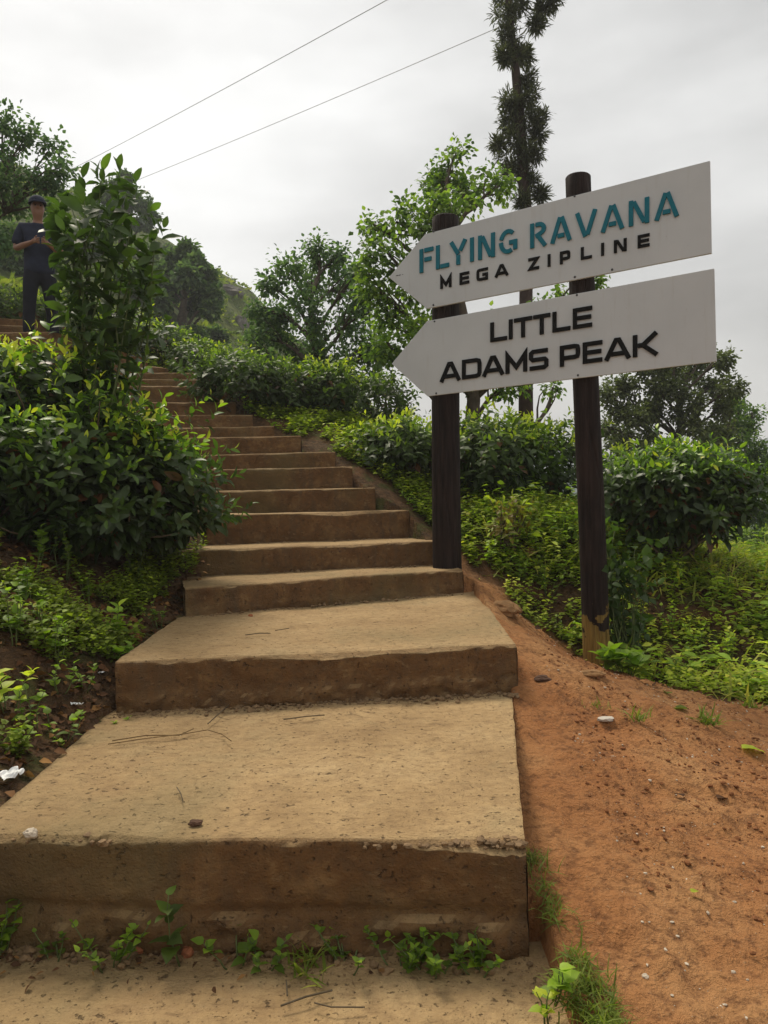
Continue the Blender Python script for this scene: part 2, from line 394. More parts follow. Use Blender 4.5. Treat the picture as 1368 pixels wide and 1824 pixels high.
def ground(x, y):
    x = np.asarray(x, float); y = np.asarray(y, float)
    near = np.clip(1 - (np.hypot(x, y - 5) - 9) / 6, 0, 1)
    far = np.clip((np.hypot(x, y - 5) - 10) / 40, 0, 1)
    rough = fbm(x * 1.7, y * 1.7, 3) * .06 + fbm(x * 9, y * 9, 3) * .022
    red = redmask(x, y)
    clod = np.maximum(fbm(x * 15, y * 15, 3), .05) * .04 + np.abs(fbm(x * 4 + 3, y * 4, 3)) * .05 * red
    return gbase(x, y) + near * (rough * (1 - red * .45) + clod) + far * fbm(x * .08, y * .08, 4) * 2.5
def g1(x, y): return float(ground(np.array([x]), np.array([y]))[0])

def inquad(x, y, q, shrink=0.0):
    ins = np.ones_like(x, bool)
    for i in range(4):
        a, b = q[i], q[(i + 1) % 4]; ex, ey = b[0] - a[0], b[1] - a[1]; ln = math.hypot(ex, ey) or 1
        ins &= ((x - a[0]) * -ey + (y - a[1]) * ex) / ln > shrink
    return ins

STEPS = []
for i in range(NST):
    l, r, z = EDGES[i]
    if i + 1 < NST:
        bl, br = EDGES[i + 1][0].copy(), EDGES[i + 1][1].copy()
        dv = (bl - br).cross(Vector((0, 0, 1))).normalized(); dv = -dv if dv.y < 0 else dv
        if i in (0,): br.x = .50; bl.x = -1.42
        if i == 1: br.x = .70; bl.x = -1.42
        if i == 2: br.x = .80
        bl = bl + dv * .1; br = br + dv * .1
        if i == 3: br += Vector((.08, 0, 0))
    else:
        bl, br = Vector((-4.6, 10.9, z)), Vector((-3.2, 11.2, z))
    STEPS.append([l.copy(), r.copy(), bl, br, z])
# landing and the flight that turns off to the left behind the tall shrub
zt = EDGES[-1][2]
LAND = [Vector((-4.75, 8.75, 0)), Vector((-3.85, 8.75, 0)), Vector((-4.75, 10.6, 0)), Vector((-3.3, 10.6, 0)), 3.43]
STEPS.append(LAND)
for k, (z) in enumerate((3.60, 3.76, 3.92, 4.08)):
    yk = 9.55 + .3 * k
    xk = -4.35 - .15 * k
    STEPS.append([Vector((-6.6, yk - .45, 0)), Vector((xk, yk, 0)), Vector((-6.6, yk + .5, 0)), Vector((xk - .1, yk + .5, 0)), z])

def axis(lo, hi, step, far_lo, far_hi):
    c = list(np.arange(lo, hi + 1e-6, step)); s = step; v = hi
    while v < far_hi: s *= 1.16; v += s; c.append(v)
    s = step; v = lo
    while v > far_lo: s *= 1.16; v -= s; c.insert(0, v)
    return np.array(c)
gx = axis(-2.6, 3.4, .03, -600, 600); gy = axis(1.0, 7.6, .03, -600, 600)
GX, GY = np.meshgrid(gx, gy)
GZ = ground(GX, GY)
for s in STEPS:
    q = [(s[0].x, s[0].y), (s[1].x, s[1].y), (s[3].x, s[3].y), (s[2].x, s[2].y)]
    ins = inquad(GX, GY, q, .025)
    GZ = np.where(ins, np.minimum(GZ, s[4] - .13), GZ)
ny, nx = GX.shape
idx = np.arange(nx * ny).reshape(ny, nx)
Q = np.stack([idx[:-1, :-1], idx[:-1, 1:], idx[1:, 1:], idx[1:, :-1]], -1).reshape(-1, 4)
me = arr_mesh('ground', np.stack([GX, GY, GZ], -1).reshape(-1, 3), Q)
me.polygons.foreach_set('use_smooth', [True] * len(me.polygons))
a = me.attributes.new('red', 'FLOAT', 'POINT'); a.data.foreach_set('value', redmask(GX, GY).astype(np.float32).ravel())
lawn = np.clip((np.hypot(GX - 5.6, (GY - 11) * .8) < 3.2) * 1.0 * (GX > 3.9), 0, 1) + np.clip((np.hypot(GX, GY - 5) - 14) / 8, 0, 1)
a = me.attributes.new('lawn', 'FLOAT', 'POINT'); a.data.foreach_set('value', np.clip(lawn, 0, 1).astype(np.float32).ravel())
def ground_mat():
    m, nt, b, o = new_mat('soil')
    v = nd(nt, 'ShaderNodeTexCoord').outputs['Object']
    red = nd(nt, 'ShaderNodeAttribute', attribute_name='red').outputs['Fac']; lw = nd(nt, 'ShaderNodeAttribute', attribute_name='lawn').outputs['Fac']
    n1 = noise_(nt, v, 1.6, 6, .6); n2 = noise_(nt, v, 22, 6, .7); n3 = noise_(nt, v, 75, 4, .6)
    soil = ramp(nt, n1, [(.3, (.31, .122, .042)), (.5, (.41, .185, .070)), (.72, (.50, .265, .11))])
    soil = mix(nt, ramp(nt, n2, [(.36, .75), (.52, 0.0)]), soil, (.14, .06, .026))
    soil = mix(nt, ramp(nt, n3, [(.60, 0.0), (.72, .6)]), soil, (.45, .27, .14))
    hum = ramp(nt, n2, [(.3, (.035, .022, .012)), (.5, (.085, .05, .025)), (.7, (.16, .09, .042))])
    hum = mix(nt, ramp(nt, n1, [(.45, 0.0), (.65, .55)]), hum, (.19, .085, .034))
    hum = mix(nt, ramp(nt, noise_(nt, v, 4.5, 4), [(.52, 0.0), (.62, .5)]), hum, (.065, .095, .02))
    lawnc = ramp(nt, noise_(nt, v, 3, 6, .7), [(.3, (.10, .13, .03)), (.6, (.20, .21, .05)), (.8, (.28, .24, .07))])
    c = mix(nt, red, hum, soil); c = mix(nt, lw, c, lawnc)
    nt.links.new(c, b.inputs['Base Color']); b.inputs['Roughness'].default_value = .92; b.inputs['Specular IOR Level'].default_value = .15
    h = mth(nt, 'ADD', n2, mth(nt, 'MULTIPLY', n3, .5)); h = mth(nt, 'ADD', h, mth(nt, 'MULTIPLY', noise_(nt, v, 9, 5, .6), 1.2)); bump(nt, b, h, 1.0, .035)
    return m
M['soil'] = ground_mat()
struct(link('ground', me, M['soil']))

# ------------------------------------------------------------------ concrete stairway
stairs = thing('concrete_stairway', 'worn tan concrete stairway with broken edges climbing the hillside to the left', 'stairs', (-.45, 2.4, 0))
def build_step(s, zb, seed, chip=1.0, res=.03):
    l, r, bl, br, z = s
    wd = (r - l).length; nu = max(8, int(wd / res)); dep = ((bl + br) / 2 - (l + r) / 2).length; nv = max(3, int(dep / (res * 1.3)))
    rows = []
    nr = max(5, int((z - zb) / (res * .75)))
    for k in range(nr): rows.append(('r', zb + (z - .02 - zb) * k / (nr - 1)))
    rows.append(('e', .010, .004)); rows.append(('e', .003, .012))
    for k in range(1, nv + 1): rows.append(('t', k / nv))
    V = []
    fn = (r - l).cross(Vector((0, 0, 1))).normalized()          # points to the front
    if fn.y > 0: fn = -fn
    for row in rows:
        for i in range(nu + 1):
            u = i / nu; f = l.lerp(r, u); bk = bl.lerp(br, u)
            q = Vector((f.x * 3 + seed, f.y * 3, 0))
            bow = .011 * mnoise.noise(Vector((u * wd * 1.1 + seed * 3, seed, 0))) + .008 * mnoise.noise(Vector((u * wd * 5 + seed, seed, 2)))
            c = max(0, mnoise.noise(Vector((u * wd * 2.2, seed * 7.7, 1.3))) - .15) * .05 * chip
            c += max(0, mnoise.noise(Vector((u * wd * 11, seed * 3.7, 4)))) * .022 * chip
            if seed == 1: c += .05 * max(0, min(1, (u - .78) / .15)) * (.6 + .5 * mnoise.noise(Vector((u * 60, 3, 3)))) + .035 * max(0, min(1, (.36 - u) / .1)) * max(0, .4 + mnoise.noise(Vector((u * 40, 5, 3))))
            topz = z + .010 * mnoise.noise(Vector((u * wd * 1.6, seed * 5.1, .4)))
            if row[0] == 'r':
                p = f.copy(); p.z = min(row[1], topz - .012 - c * .75)
                hrel = (row[1] - zb) / max(.01, z - zb)
                dn = bow + .012 * mnoise.noise(Vector((p.x * 4, p.z * 5, seed))) + .007 * mnoise.noise(Vector((p.x * 17, p.z * 17, seed)))
                low_ = max(0, min(1, (.46 + .12 * mnoise.noise(Vector((p.x * 2, seed, 3))) - hrel) / .08)) * (1.0 if seed in (1, 2) else .35)
                dn += low_ * (.014 + .034 * mnoise.noise(Vector((p.x * 8, p.z * 14, seed + 5))) + .022 * mnoise.noise(Vector((p.x * 28, p.z * 30, seed + 5))))
                if seed == 1: dn -= .016 * math.exp(-((hrel - .50 + .03 * mnoise.noise(Vector((p.x * 3, 2, 2)))) / .03) ** 2)
                if i < 3 or i > nu - 3: dn = min(dn, .012)
                p += fn * dn
            elif row[0] == 'e':
                p = f - fn * (row[2] + c * (.45 if row[2] < .01 else 1.0)) + fn * bow; p.z = topz - row[1] - c * (.55 if row[2] < .01 else .12)
            else:
                t = row[1]
                p = f.lerp(bk, t); p -= fn * (.03 + c * 1.1) * (1 - t) - fn * bow * (1 - t)
                p.z = topz + .006 * mnoise.noise(Vector((p.x * 3, p.y * 3, seed))) + .0035 * mnoise.noise(Vector((p.x * 14, p.y * 14, seed)))
                p.z -= .006 * max(0, mnoise.noise(Vector((p.x * 30, p.y * 30, seed))))
            if u in (0.0, 1.0):
                e = 1 if u == 1 else -1
                p.x += e * .006 * mnoise.noise(Vector((p.y * 9, p.z * 9, seed * 2.2 + e)))
            V.append(p)
    n = nu + 1; Fc = []
    for j in range(len(rows) - 1):
        for i in range(nu):
            Fc.append((j * n + i, j * n + i + 1, (j + 1) * n + i + 1, (j + 1) * n + i))
    # side skirts, with a few rows so that the sides can be rough
    for side in (0, nu):
        e = 1 if side else -1
        prev = [j * n + side for j in range(nr - 1, len(rows))]
        K = 5
        for k in range(1, K + 1):
            cur = []
            for j in range(nr - 1, len(rows)):
                p = V[j * n + side].copy(); p.z += (zb - p.z) * k / K
                p.x += e * (.003 + .010 * mnoise.noise(Vector((p.y * 6, p.z * 8, seed + 9))))
                V.append(p); cur.append(len(V) - 1)
            for a in range(len(cur) - 1):
                f = (prev[a], prev[a + 1], cur[a + 1], cur[a])
                Fc.append(f if side else f[::-1])
            prev = cur
    me = bpy.data.meshes.new('step'); me.from_pydata([tuple(p) for p in V], [], Fc); me.update()
    me.polygons.foreach_set('use_smooth', [True] * len(me.polygons))
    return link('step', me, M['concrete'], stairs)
for i, s in enumerate(STEPS):
    z = s[4]
    zb = -.2 if i == 0 else (STEPS[i - 1][4] - .06)
    if i in (1, 2, 3): zb = STEPS[i - 1][4] - .05 if i > 1 else -.1
    if i >= NST: zb = z - .5
    build_step(s, zb, i if i else 20, 1.0 if i < 6 else .6, .022 if i < 4 else .04)

# ------------------------------------------------------------------ signpost
sp = thing('signpost', 'two round dark log posts carrying two pale arrow sign boards beside the stairway', 'signpost', (1.0, 6.2, 0))
YL, PXL, PXR = 6.35, 797, 1047
PL = P(PXL, 1010, YL)
U = Vector((1.64, -1.0, 0)).normalized(); NRM = Vector((-1.0, -1.64, 0)).normalized()    # NRM points to the viewer's side
def on_plane(px, py, off):      # photo point on the vertical sign plane, off metres in front of the posts' axis
    d = ray(px, py); O = PL + NRM * off
    return CAM + d * ((O - CAM).dot(NRM) / d.dot(NRM))
def post_mat():
    m, nt, b, o = new_mat('post_wood')
    v = nd(nt, 'ShaderNodeTexCoord').outputs['Object']
    mpn = nd(nt, 'ShaderNodeMapping'); mpn.inputs['Scale'].default_value = (14, 14, .9); nt.links.new(v, mpn.inputs[0])
    g = noise_(nt, mpn.outputs[0], 3, 6, .65); n1 = noise_(nt, v, 3, 4)
    c = ramp(nt, g, [(.3, (.008, .0055, .005)), (.5, (.02, .013, .011)), (.75, (.045, .03, .026))])
    c = mix(nt, ramp(nt, n1, [(.45, 0.0), (.7, .5)]), c, (.035, .022, .018))
    nt.links.new(c, b.inputs['Base Color']); b.inputs['Roughness'].default_value = .75; b.inputs['Specular IOR Level'].default_value = .15
    mpc = nd(nt, 'ShaderNodeMapping'); mpc.inputs['Scale'].default_value = (9, 9, .35); nt.links.new(v, mpc.inputs[0])
    ve = nd(nt, 'ShaderNodeTexVoronoi', feature='DISTANCE_TO_EDGE'); ve.inputs['Scale'].default_value = 1.6; nt.links.new(mpc.outputs[0], ve.inputs['Vector'])
    sp_ = ramp(nt, ve.outputs['Distance'], [(.0, 0.0), (.05, 1.0)])
    bump(nt, b, mth(nt, 'ADD', mth(nt, 'ADD', g, sp_), mth(nt, 'MULTIPLY', noise_(nt, v, 40, 4), .3)), .7, .014)
    return m, nt, b, c, v
M['post'] = post_mat()[0]
m2, nt2, b2, c2, v2 = post_mat()
sepz = nd(nt2, 'ShaderNodeSeparateXYZ'); nt2.links.new(v2, sepz.inputs[0])
# paint flaked away near the foot, bare yellow wood
PR = on_plane(PXR + 5, 1178, 0)
h_ = mth(nt2, 'SUBTRACT', sepz.outputs['Z'], PR.z + .20)
msk = mth(nt2, 'SUBTRACT', mth(nt2, 'MULTIPLY', noise_(nt2, v2, 11, 3, .5), .75), mth(nt2, 'ADD', h_, .24))
msk = ramp(nt2, msk, [(.0, 0.0), (.03, 1.0)])
mp3 = nd(nt2, 'ShaderNodeMapping'); mp3.inputs['Scale'].default_value = (30, 30, 1.5); nt2.links.new(v2, mp3.inputs[0])
wood = ramp(nt2, noise_(nt2, mp3.outputs[0], 3, 4), [(.3, (.12, .075, .02)), (.7, (.30, .20, .055))])
nt2.links.new(mix(nt2, msk, c2, wood), b2.inputs['Base Color'])
M['post_peeled'] = m2
def build_post(top, bot, r, mat, label=None):
    mb = MB(); n = 28; rows = 30
    top = Vector(top); bot = Vector(bot); sd_ = random.random() * 50
    for j in range(rows + 4):
        t = min(1, j / rows); c = bot.lerp(top, t)
        rr = r * (1.06 - .10 * t)
        c += Vector((.012 * math.sin(t * 4 + sd_), .01 * math.sin(t * 5.3 + sd_), 0))
        if j > rows: rr *= (.97, .90, .03)[j - rows - 1]; c.z += (.004, .010, .013)[j - rows - 1]
        for k in range(n):
            th = 2 * math.pi * k / n
            q = 1 + .035 * mnoise.noise(Vector((math.cos(th) * 1.1 + sd_, math.sin(th) * 1.1, t * 3))) + .012 * mnoise.noise(Vector((math.cos(th) * 4 + sd_, math.sin(th) * 4, t * 6)))
            # a knot bulge
            q += .05 * math.exp(-((t - .42) / .02) ** 2 - ((th - 5.4) / .35) ** 2)
            mb.v.append((c.x + rr * q * math.cos(th), c.y + rr * q * math.sin(th), c.z))
    for j in range(rows + 3):
        for k in range(n):
            k2 = (k + 1) % n; mb.f.append((j * n + k, j * n + k2, (j + 1) * n + k2, (j + 1) * n + k))
    o = mb.build('post', mat, sp, smooth=True)
    if label: o['label'] = label
    return o
tL = on_plane(791, 389, 0); bL = on_plane(799, 1030, 0)
bL2 = bL + (bL - tL).normalized() * .4
build_post(tL, bL2, .118, M['post'])
tR = on_plane(1032, 316, 0); bR = on_plane(1061, 1185, 0); bR2 = bR + (bR - tR).normalized() * .35
build_post(tR, bR2, .098, M['post_peeled'], 'post with flaked paint showing yellow wood at its foot')

def board_mat():
    m, nt, b, o = new_mat('sign_board_paint')
    v = nd(nt, 'ShaderNodeTexCoord').outputs['Object']
    n1 = noise_(nt, v, 2.0, 5, .6)
    mpn = nd(nt, 'ShaderNodeMapping'); mpn.inputs['Scale'].default_value = (9, 9, .8); nt.links.new(v, mpn.inputs[0])
    st = noise_(nt, mpn.outputs[0], 3, 5, .6)
    c = ramp(nt, n1, [(.3, (.49, .505, .505)), (.7, (.55, .565, .565))])
    c = mix(nt, ramp(nt, st, [(.57, 0.0), (.78, .42)]), c, (.42, .41, .37))
    c = mix(nt, ramp(nt, noise_(nt, v, 60, 3), [(.70, 0.0), (.76, .5)]), c, (.30, .27, .22))
    nt.links.new(c, b.inputs['Base Color']); b.inputs['Roughness'].default_value = .5; b.inputs['Specular IOR Level'].default_value = .4
    bump(nt, b, noise_(nt, v, 180, 3), .06, .003)
    return m
M['board'] = board_mat()
M['teal'] = simple('teal_letter_paint', (.016, .15, .20), .7, .15, .12, 20, .05)
M['black'] = simple('black_letter_paint', (.008, .0076, .0072), .75, .12, .15, 20, .05)
M['screw'] = simple('screw_head', (.04, .04, .04), .4, .5, .1, 20)
OFFB = .118          # board back face
TB = .022
def board(corners):
    pts = [on_plane(x, y, OFFB + TB) for x, y in corners]
    mb = MB()
    mb.prism(pts, -NRM * TB)
    me = bpy.data.meshes.new('sign_board'); me.from_pydata(mb.v, [], mb.f); me.update()
    bm = bmesh.new(); bm.from_mesh(me); bmesh.ops.recalc_face_normals(bm, faces=bm.faces)
    bmesh.ops.bevel(bm, geom=[e for e in bm.edges], offset=.003, segments=2, affect='EDGES', profile=.5)
    bm.to_mesh(me); bm.free()
    return link('sign_board', me, M['board'], sp)
def zx(x): return 680 + x / 1.988
def zy(y): return 260 + y / 1.988
B1 = board([(692.6, 494), (757, 417), (1264.5, 286), (1267.5, 451), (760.5, 550)])
B1['label'] = 'upper pale arrow board with teal and black raised letters'
B2 = board([(697.6, 648), (760.5, 572), (1272, 478), (1276, 644), (761.5, 706)])
B2['label'] = 'lower pale arrow board with large black raised letters'

# glyphs: strokes in a unit box (x 0..1 over the letter's width, y 0..1 over its height); arcs as short polylines
def arc(cx, cy, rx, ry, a0, a1, n=7):
    return [(cx + rx * math.cos(math.radians(a0 + (a1 - a0) * i / n)), cy + ry * math.sin(math.radians(a0 + (a1 - a0) * i / n))) for i in range(n + 1)]
def glyph(ch, style, sx, sy):
    """sx, sy: half stroke as a share of the width / height"""
    x0, x1, y0, y1 = sx, 1 - sx, sy, 1 - sy; e = 0
    if style == 'stencil':
        gap = sx * .75
        return {
            'F': [[(x0, 0), (x0, 1)], [(2 * sx + gap, y1), (1, y1)], [(2 * sx + gap, .52), (.86, .52)]],
            'L': [[(x0, 1), (x0, 0)], [(2 * sx + gap * .6, y0), (1, y0)]],
            'Y': [[(.06, 1), (.5, .44)], [(.5, 0), (.5, .40)], [(.94, 1), (.62, .56)]],
            'I': [[(.5, 0), (.5, 1)]],
            'N': [[(x0, 0), (x0, 1)], [(x1, 0), (x1, 1)], [(2 * sx + gap * .3, .93), (1 - 2 * sx - gap * .3, .07)]],
            'G': [arc(.5, .5, .5 - sx, .5 - sy, 48, 165, 9), arc(.5, .5, .5 - sx, .5 - sy, 180, 300, 9), [(x1, .12), (x1, .44), (.56, .44)]],
            'R': [[(x0, 0), (x0, 1)], [(2 * sx + gap, y1), (.55, y1)] + arc(.55, .72, .45 - sx, .28 - sy, 70, -70, 6) + [(2 * sx + gap, .44)], [(.55, .40), (.95, 0)]],
            'A': [[(.07, 0), (.46, 1)], [(.54, 1), (.93, 0)], [(.34, .26), (.66, .26)]],
            'V': [[(.07, 1), (.46, 0)], [(.56, 0.06), (.93, 1)]],
        }[ch]
    r = .16; ry = .16
    return {
        'M': [[(x0, 0), (x0, y1 - .02), (.5, .28), (x1, y1 - .02), (x1, 0)]],
        'E': [[(1, y1), (x0, y1), (x0, y0), (1, y0)], [(x0 + sx, .5), (.95, .5)]],
        'G': [[(1, y1), (x0 + r, y1), (x0 + .04, y1 - .04), (x0, y1 - ry), (x0, y0 + ry), (x0 + .04, y0 + .04), (x0 + r, y0), (x1, y0), (x1, .48), (.52, .48)]],
        'A': [[(.06, 0), (.44, y1), (.56, y1), (.94, 0)], [(.24, .27), (.76, .27)]],
        'Z': [[(0, y1), (x1 - .04, y1), (x0 + .04, y0), (1, y0)]],
        'I': [[(.5, 0), (.5, 1)]],
        'P': [[(x0, 0), (x0, y1), (x1 - r, y1), (x1 - .03, y1 - .03), (x1, y1 - .12), (x1, .50), (x1 - .03, .42), (x1 - r, .39), (x0 + sx, .39)]],
        'L': [[(x0, 1), (x0, y0), (1, y0)]],
        'N': [[(x0, 0), (x0, 1)], [(x1, 0), (x1, 1)], [(x0 + sx, .94), (x1 - sx, .06)]],
        'T': [[(0, y1), (1, y1)], [(.5, y1 - sy), (.5, 0)]],
        'D': [[(x0, y0), (x0, y1), (x1 - r, y1), (x1 - .04, y1 - .04), (x1, y1 - ry), (x1, y0 + ry), (x1 - .04, y0 + .04), (x1 - r, y0), (x0, y0)]],
        'S': [[(.97, y1), (x0 + .10, y1), (x0, y1 - .08), (x0, .58), (x0 + .08, .5), (x1 - .08, .5), (x1, .42), (x1, y0 + .08), (x1 - .10, y0), (.03, y0)]],
        'K': [[(x0, 0), (x0, 1)], [(x0 + sx + .02, .5), (.40, .5), (.93, 1)], [(.40, .5), (.95, 0)]],
    }[ch]
def stroke_poly(pts, h):
    """mitred outline of a polyline in metres, half width h"""
    pts = [Vector(p) for p in pts]; n = len(pts)
    closed = (pts[0] - pts[-1]).length < 1e-6
    if closed: pts = pts[:-1]; n -= 1
    Lf, Rt = [], []
    for i in range(n):
        if closed: a, b = pts[i - 1], pts[(i + 1) % n]
        else: a, b = pts[max(i - 1, 0)], pts[min(i + 1, n - 1)]
        d1 = (pts[i] - a); d2 = (b - pts[i])
        if d1.length < 1e-9: d1 = d2
        if d2.length < 1e-9: d2 = d1
        d1.normalize(); d2.normalize()
        n1 = Vector((-d1.y, d1.x)); n2 = Vector((-d2.y, d2.x)); mv = n1 + n2
        mv = mv / max(mv.length_squared, .35) * 2 * h if mv.length > 1e-6 else n1 * h
        Lf.append(pts[i] + mv); Rt.append(pts[i] - mv)
    return Lf, Rt, closed
def lettering(parent, letters, base, cap, style, hs, depth, mat, name='lettering'):
    """letters: (char, zoom x0, zoom x1); base/cap: ((zx,zy),(zx,zy)) lines in the zoomed view"""
    off = OFFB + TB - .002; outl = []
    ev = lambda ln, x: ln[0][1] + (ln[1][1] - ln[0][1]) * (x - ln[0][0]) / (ln[1][0] - ln[0][0])
    for ch, xa, xb in letters:
        mb = MB(); p0 = on_plane(zx(xa), zy(ev(base, xa)), off); p1 = on_plane(zx(xb), zy(ev(base, xb)), off)
        q0 = on_plane(zx(xa), zy(ev(cap, xa)), off)
        ux = p1 - p0; uy = q0 - p0; W = ux.length; H = uy.length
        hh = hs * H
        sx_ = min(.49, hh / W); sy_ = hh / H
        for si, st in enumerate(glyph(ch, style, sx_, sy_)):
            Lf, Rt, closed = stroke_poly([(x * W, y * H) for x, y in st], hh)
            f = lambda v, dz: p0 + ux * (v.x / W) + uy * (v.y / H) + NRM * dz
            D = depth + .0006 * si; b0 = len(mb.v); n = len(Lf)
            for i in range(n):
                mb.v += [tuple(f(Lf[i], D)), tuple(f(Rt[i], D)), tuple(f(Lf[i], 0)), tuple(f(Rt[i], 0))]
            for i in range(n if closed else n - 1):
                a = b0 + 4 * i; c = b0 + 4 * ((i + 1) % n)
                mb.f += [(a, a + 1, c + 1, c), (a, c, c + 2, a + 2), (a + 1, a + 3, c + 3, c + 1)]
            if not closed:
                mb.f += [(b0, b0 + 2, b0 + 3, b0 + 1), (b0 + 4 * (n - 1), b0 + 4 * (n - 1) + 1, b0 + 4 * (n - 1) + 3, b0 + 4 * (n - 1) + 2)]
        o = mb.build('letter', mat, None, fix=True); o.parent = parent; outl.append(o)
    return outl
lettering(B1, [('F', 136, 184), ('L', 194, 240), ('Y', 244, 301), ('I', 313, 329), ('N', 343, 402), ('G', 417, 481), ('R', 527, 583), ('A', 600, 672), ('V', 688, 762), ('A', 778, 858), ('N', 876, 948), ('A', 968, 1052)],
          ((137, 451), (1050, 249)), ((137, 368), (1050, 158)), 'stencil', .085, .014, M['teal'])
lettering(B1, [('M', 209, 248), ('E', 277, 311), ('G', 337, 377), ('A', 402, 449), ('Z', 520, 558), ('I', 587, 600), ('P', 632, 668), ('L', 706, 745), ('I', 777, 789), ('N', 823, 868), ('E', 907, 949)],
          ((210, 507), (950, 355)), ((210, 465), (950, 309)), 'wide', .115, .011, M['black'])
lettering(B2, [('L', 386, 445), ('I', 450, 466), ('T', 470, 534), ('T', 538, 598), ('L', 606, 669), ('E', 678, 746)],
          ((386, 696), (746, 640)), ((386, 627), (746, 566)), 'wide', .098, .014, M['black'])
lettering(B2, [('A', 208, 280), ('D', 286, 354), ('A', 358, 434), ('M', 440, 516), ('S', 523, 591), ('P', 632, 703), ('E', 713, 782), ('A', 790, 882), ('K', 890, 980)],
          ((208, 838), (980, 738)), ((208, 770), (980, 659)), 'wide', .10, .014, M['black'])
# tiny maker's line near the upper tip
mb = MB()
for k in range(7):
    if k == 5: continue
    p = on_plane(706 + k * 1.9, 491.0 - k * .35, OFFB + TB + .0015); mb.box(p, .006, .002, .009 if k % 2 else .006)
o = mb.build('fine_print', M['black'], None); o.parent = B1; o['label'] = 'line of tiny print near the tip'
for B, pts in ((B1, [(184, 303), (683, 178), (183, 563), (684, 464), (816, 438)]), (B2, [(187, 621), (691, 528), (193, 876), (695, 812)])):
    for (x, y) in pts:
        mb = MB(); c = on_plane(zx(x), zy(y), OFFB + TB)
        mb.tube([c - NRM * .002, c + NRM * .003, c + NRM * .004], [.0085, .0085, .005], 10)
        o = mb.build('screw', M['screw'], None); o.parent = B

# ------------------------------------------------------------------ vegetation builders
def bent(a, b, n=5, sag=.12, seed=0):
    a = Vector(a); b = Vector(b); d = b - a; r = random.Random(seed)
    off = Vector((r.uniform(-1, 1), r.uniform(-1, 1), r.uniform(.0, 1))) * d.length * sag
    return [a + d * (i / n) + off * math.sin(math.pi * i / n) + Vector((r.uniform(-1, 1), r.uniform(-1, 1), r.uniform(-1, 1))) * d.length * .02 * (0 < i < n) for i in range(n + 1)]

def shoots(lv, pos, d, k, slen, leaf, young, tint0, wid=1.0, top_small=.55):
    """k spiral leaves along each shoot"""
    n = len(pos); ph = rng.random(n) * 6.28
    s0 = unit(np.cross(d, rdir(n))); s1 = np.cross(d, s0)
    for j in range(k):
        t = j / max(1, k - 1); an = ph + j * 2.4
        lat = s0 * np.cos(an)[:, None] + s1 * np.sin(an)[:, None]
        el = np.radians(5 + 62 * t + rng.normal(0, 12, n))
        dd = lat * np.cos(el)[:, None] + d * np.sin(el)[:, None] + np.array([0, 0, -.12])
        up = d * np.cos(el)[:, None] - lat * np.sin(el)[:, None] + rng.normal(0, .25, (n, 3))
        ln = leaf * (1 - (1 - top_small) * t ** 1.5) * rng.uniform(.6, 1.25, n)
        tt = np.clip(tint0 + rng.normal(0, .07, n) + young * max(0, (t - .35) / .65) ** 1.2, 0, 1)
        lv.add(pos + d * (slen * t), dd, up, ln, wid * rng.uniform(.85, 1.15, n), tt)

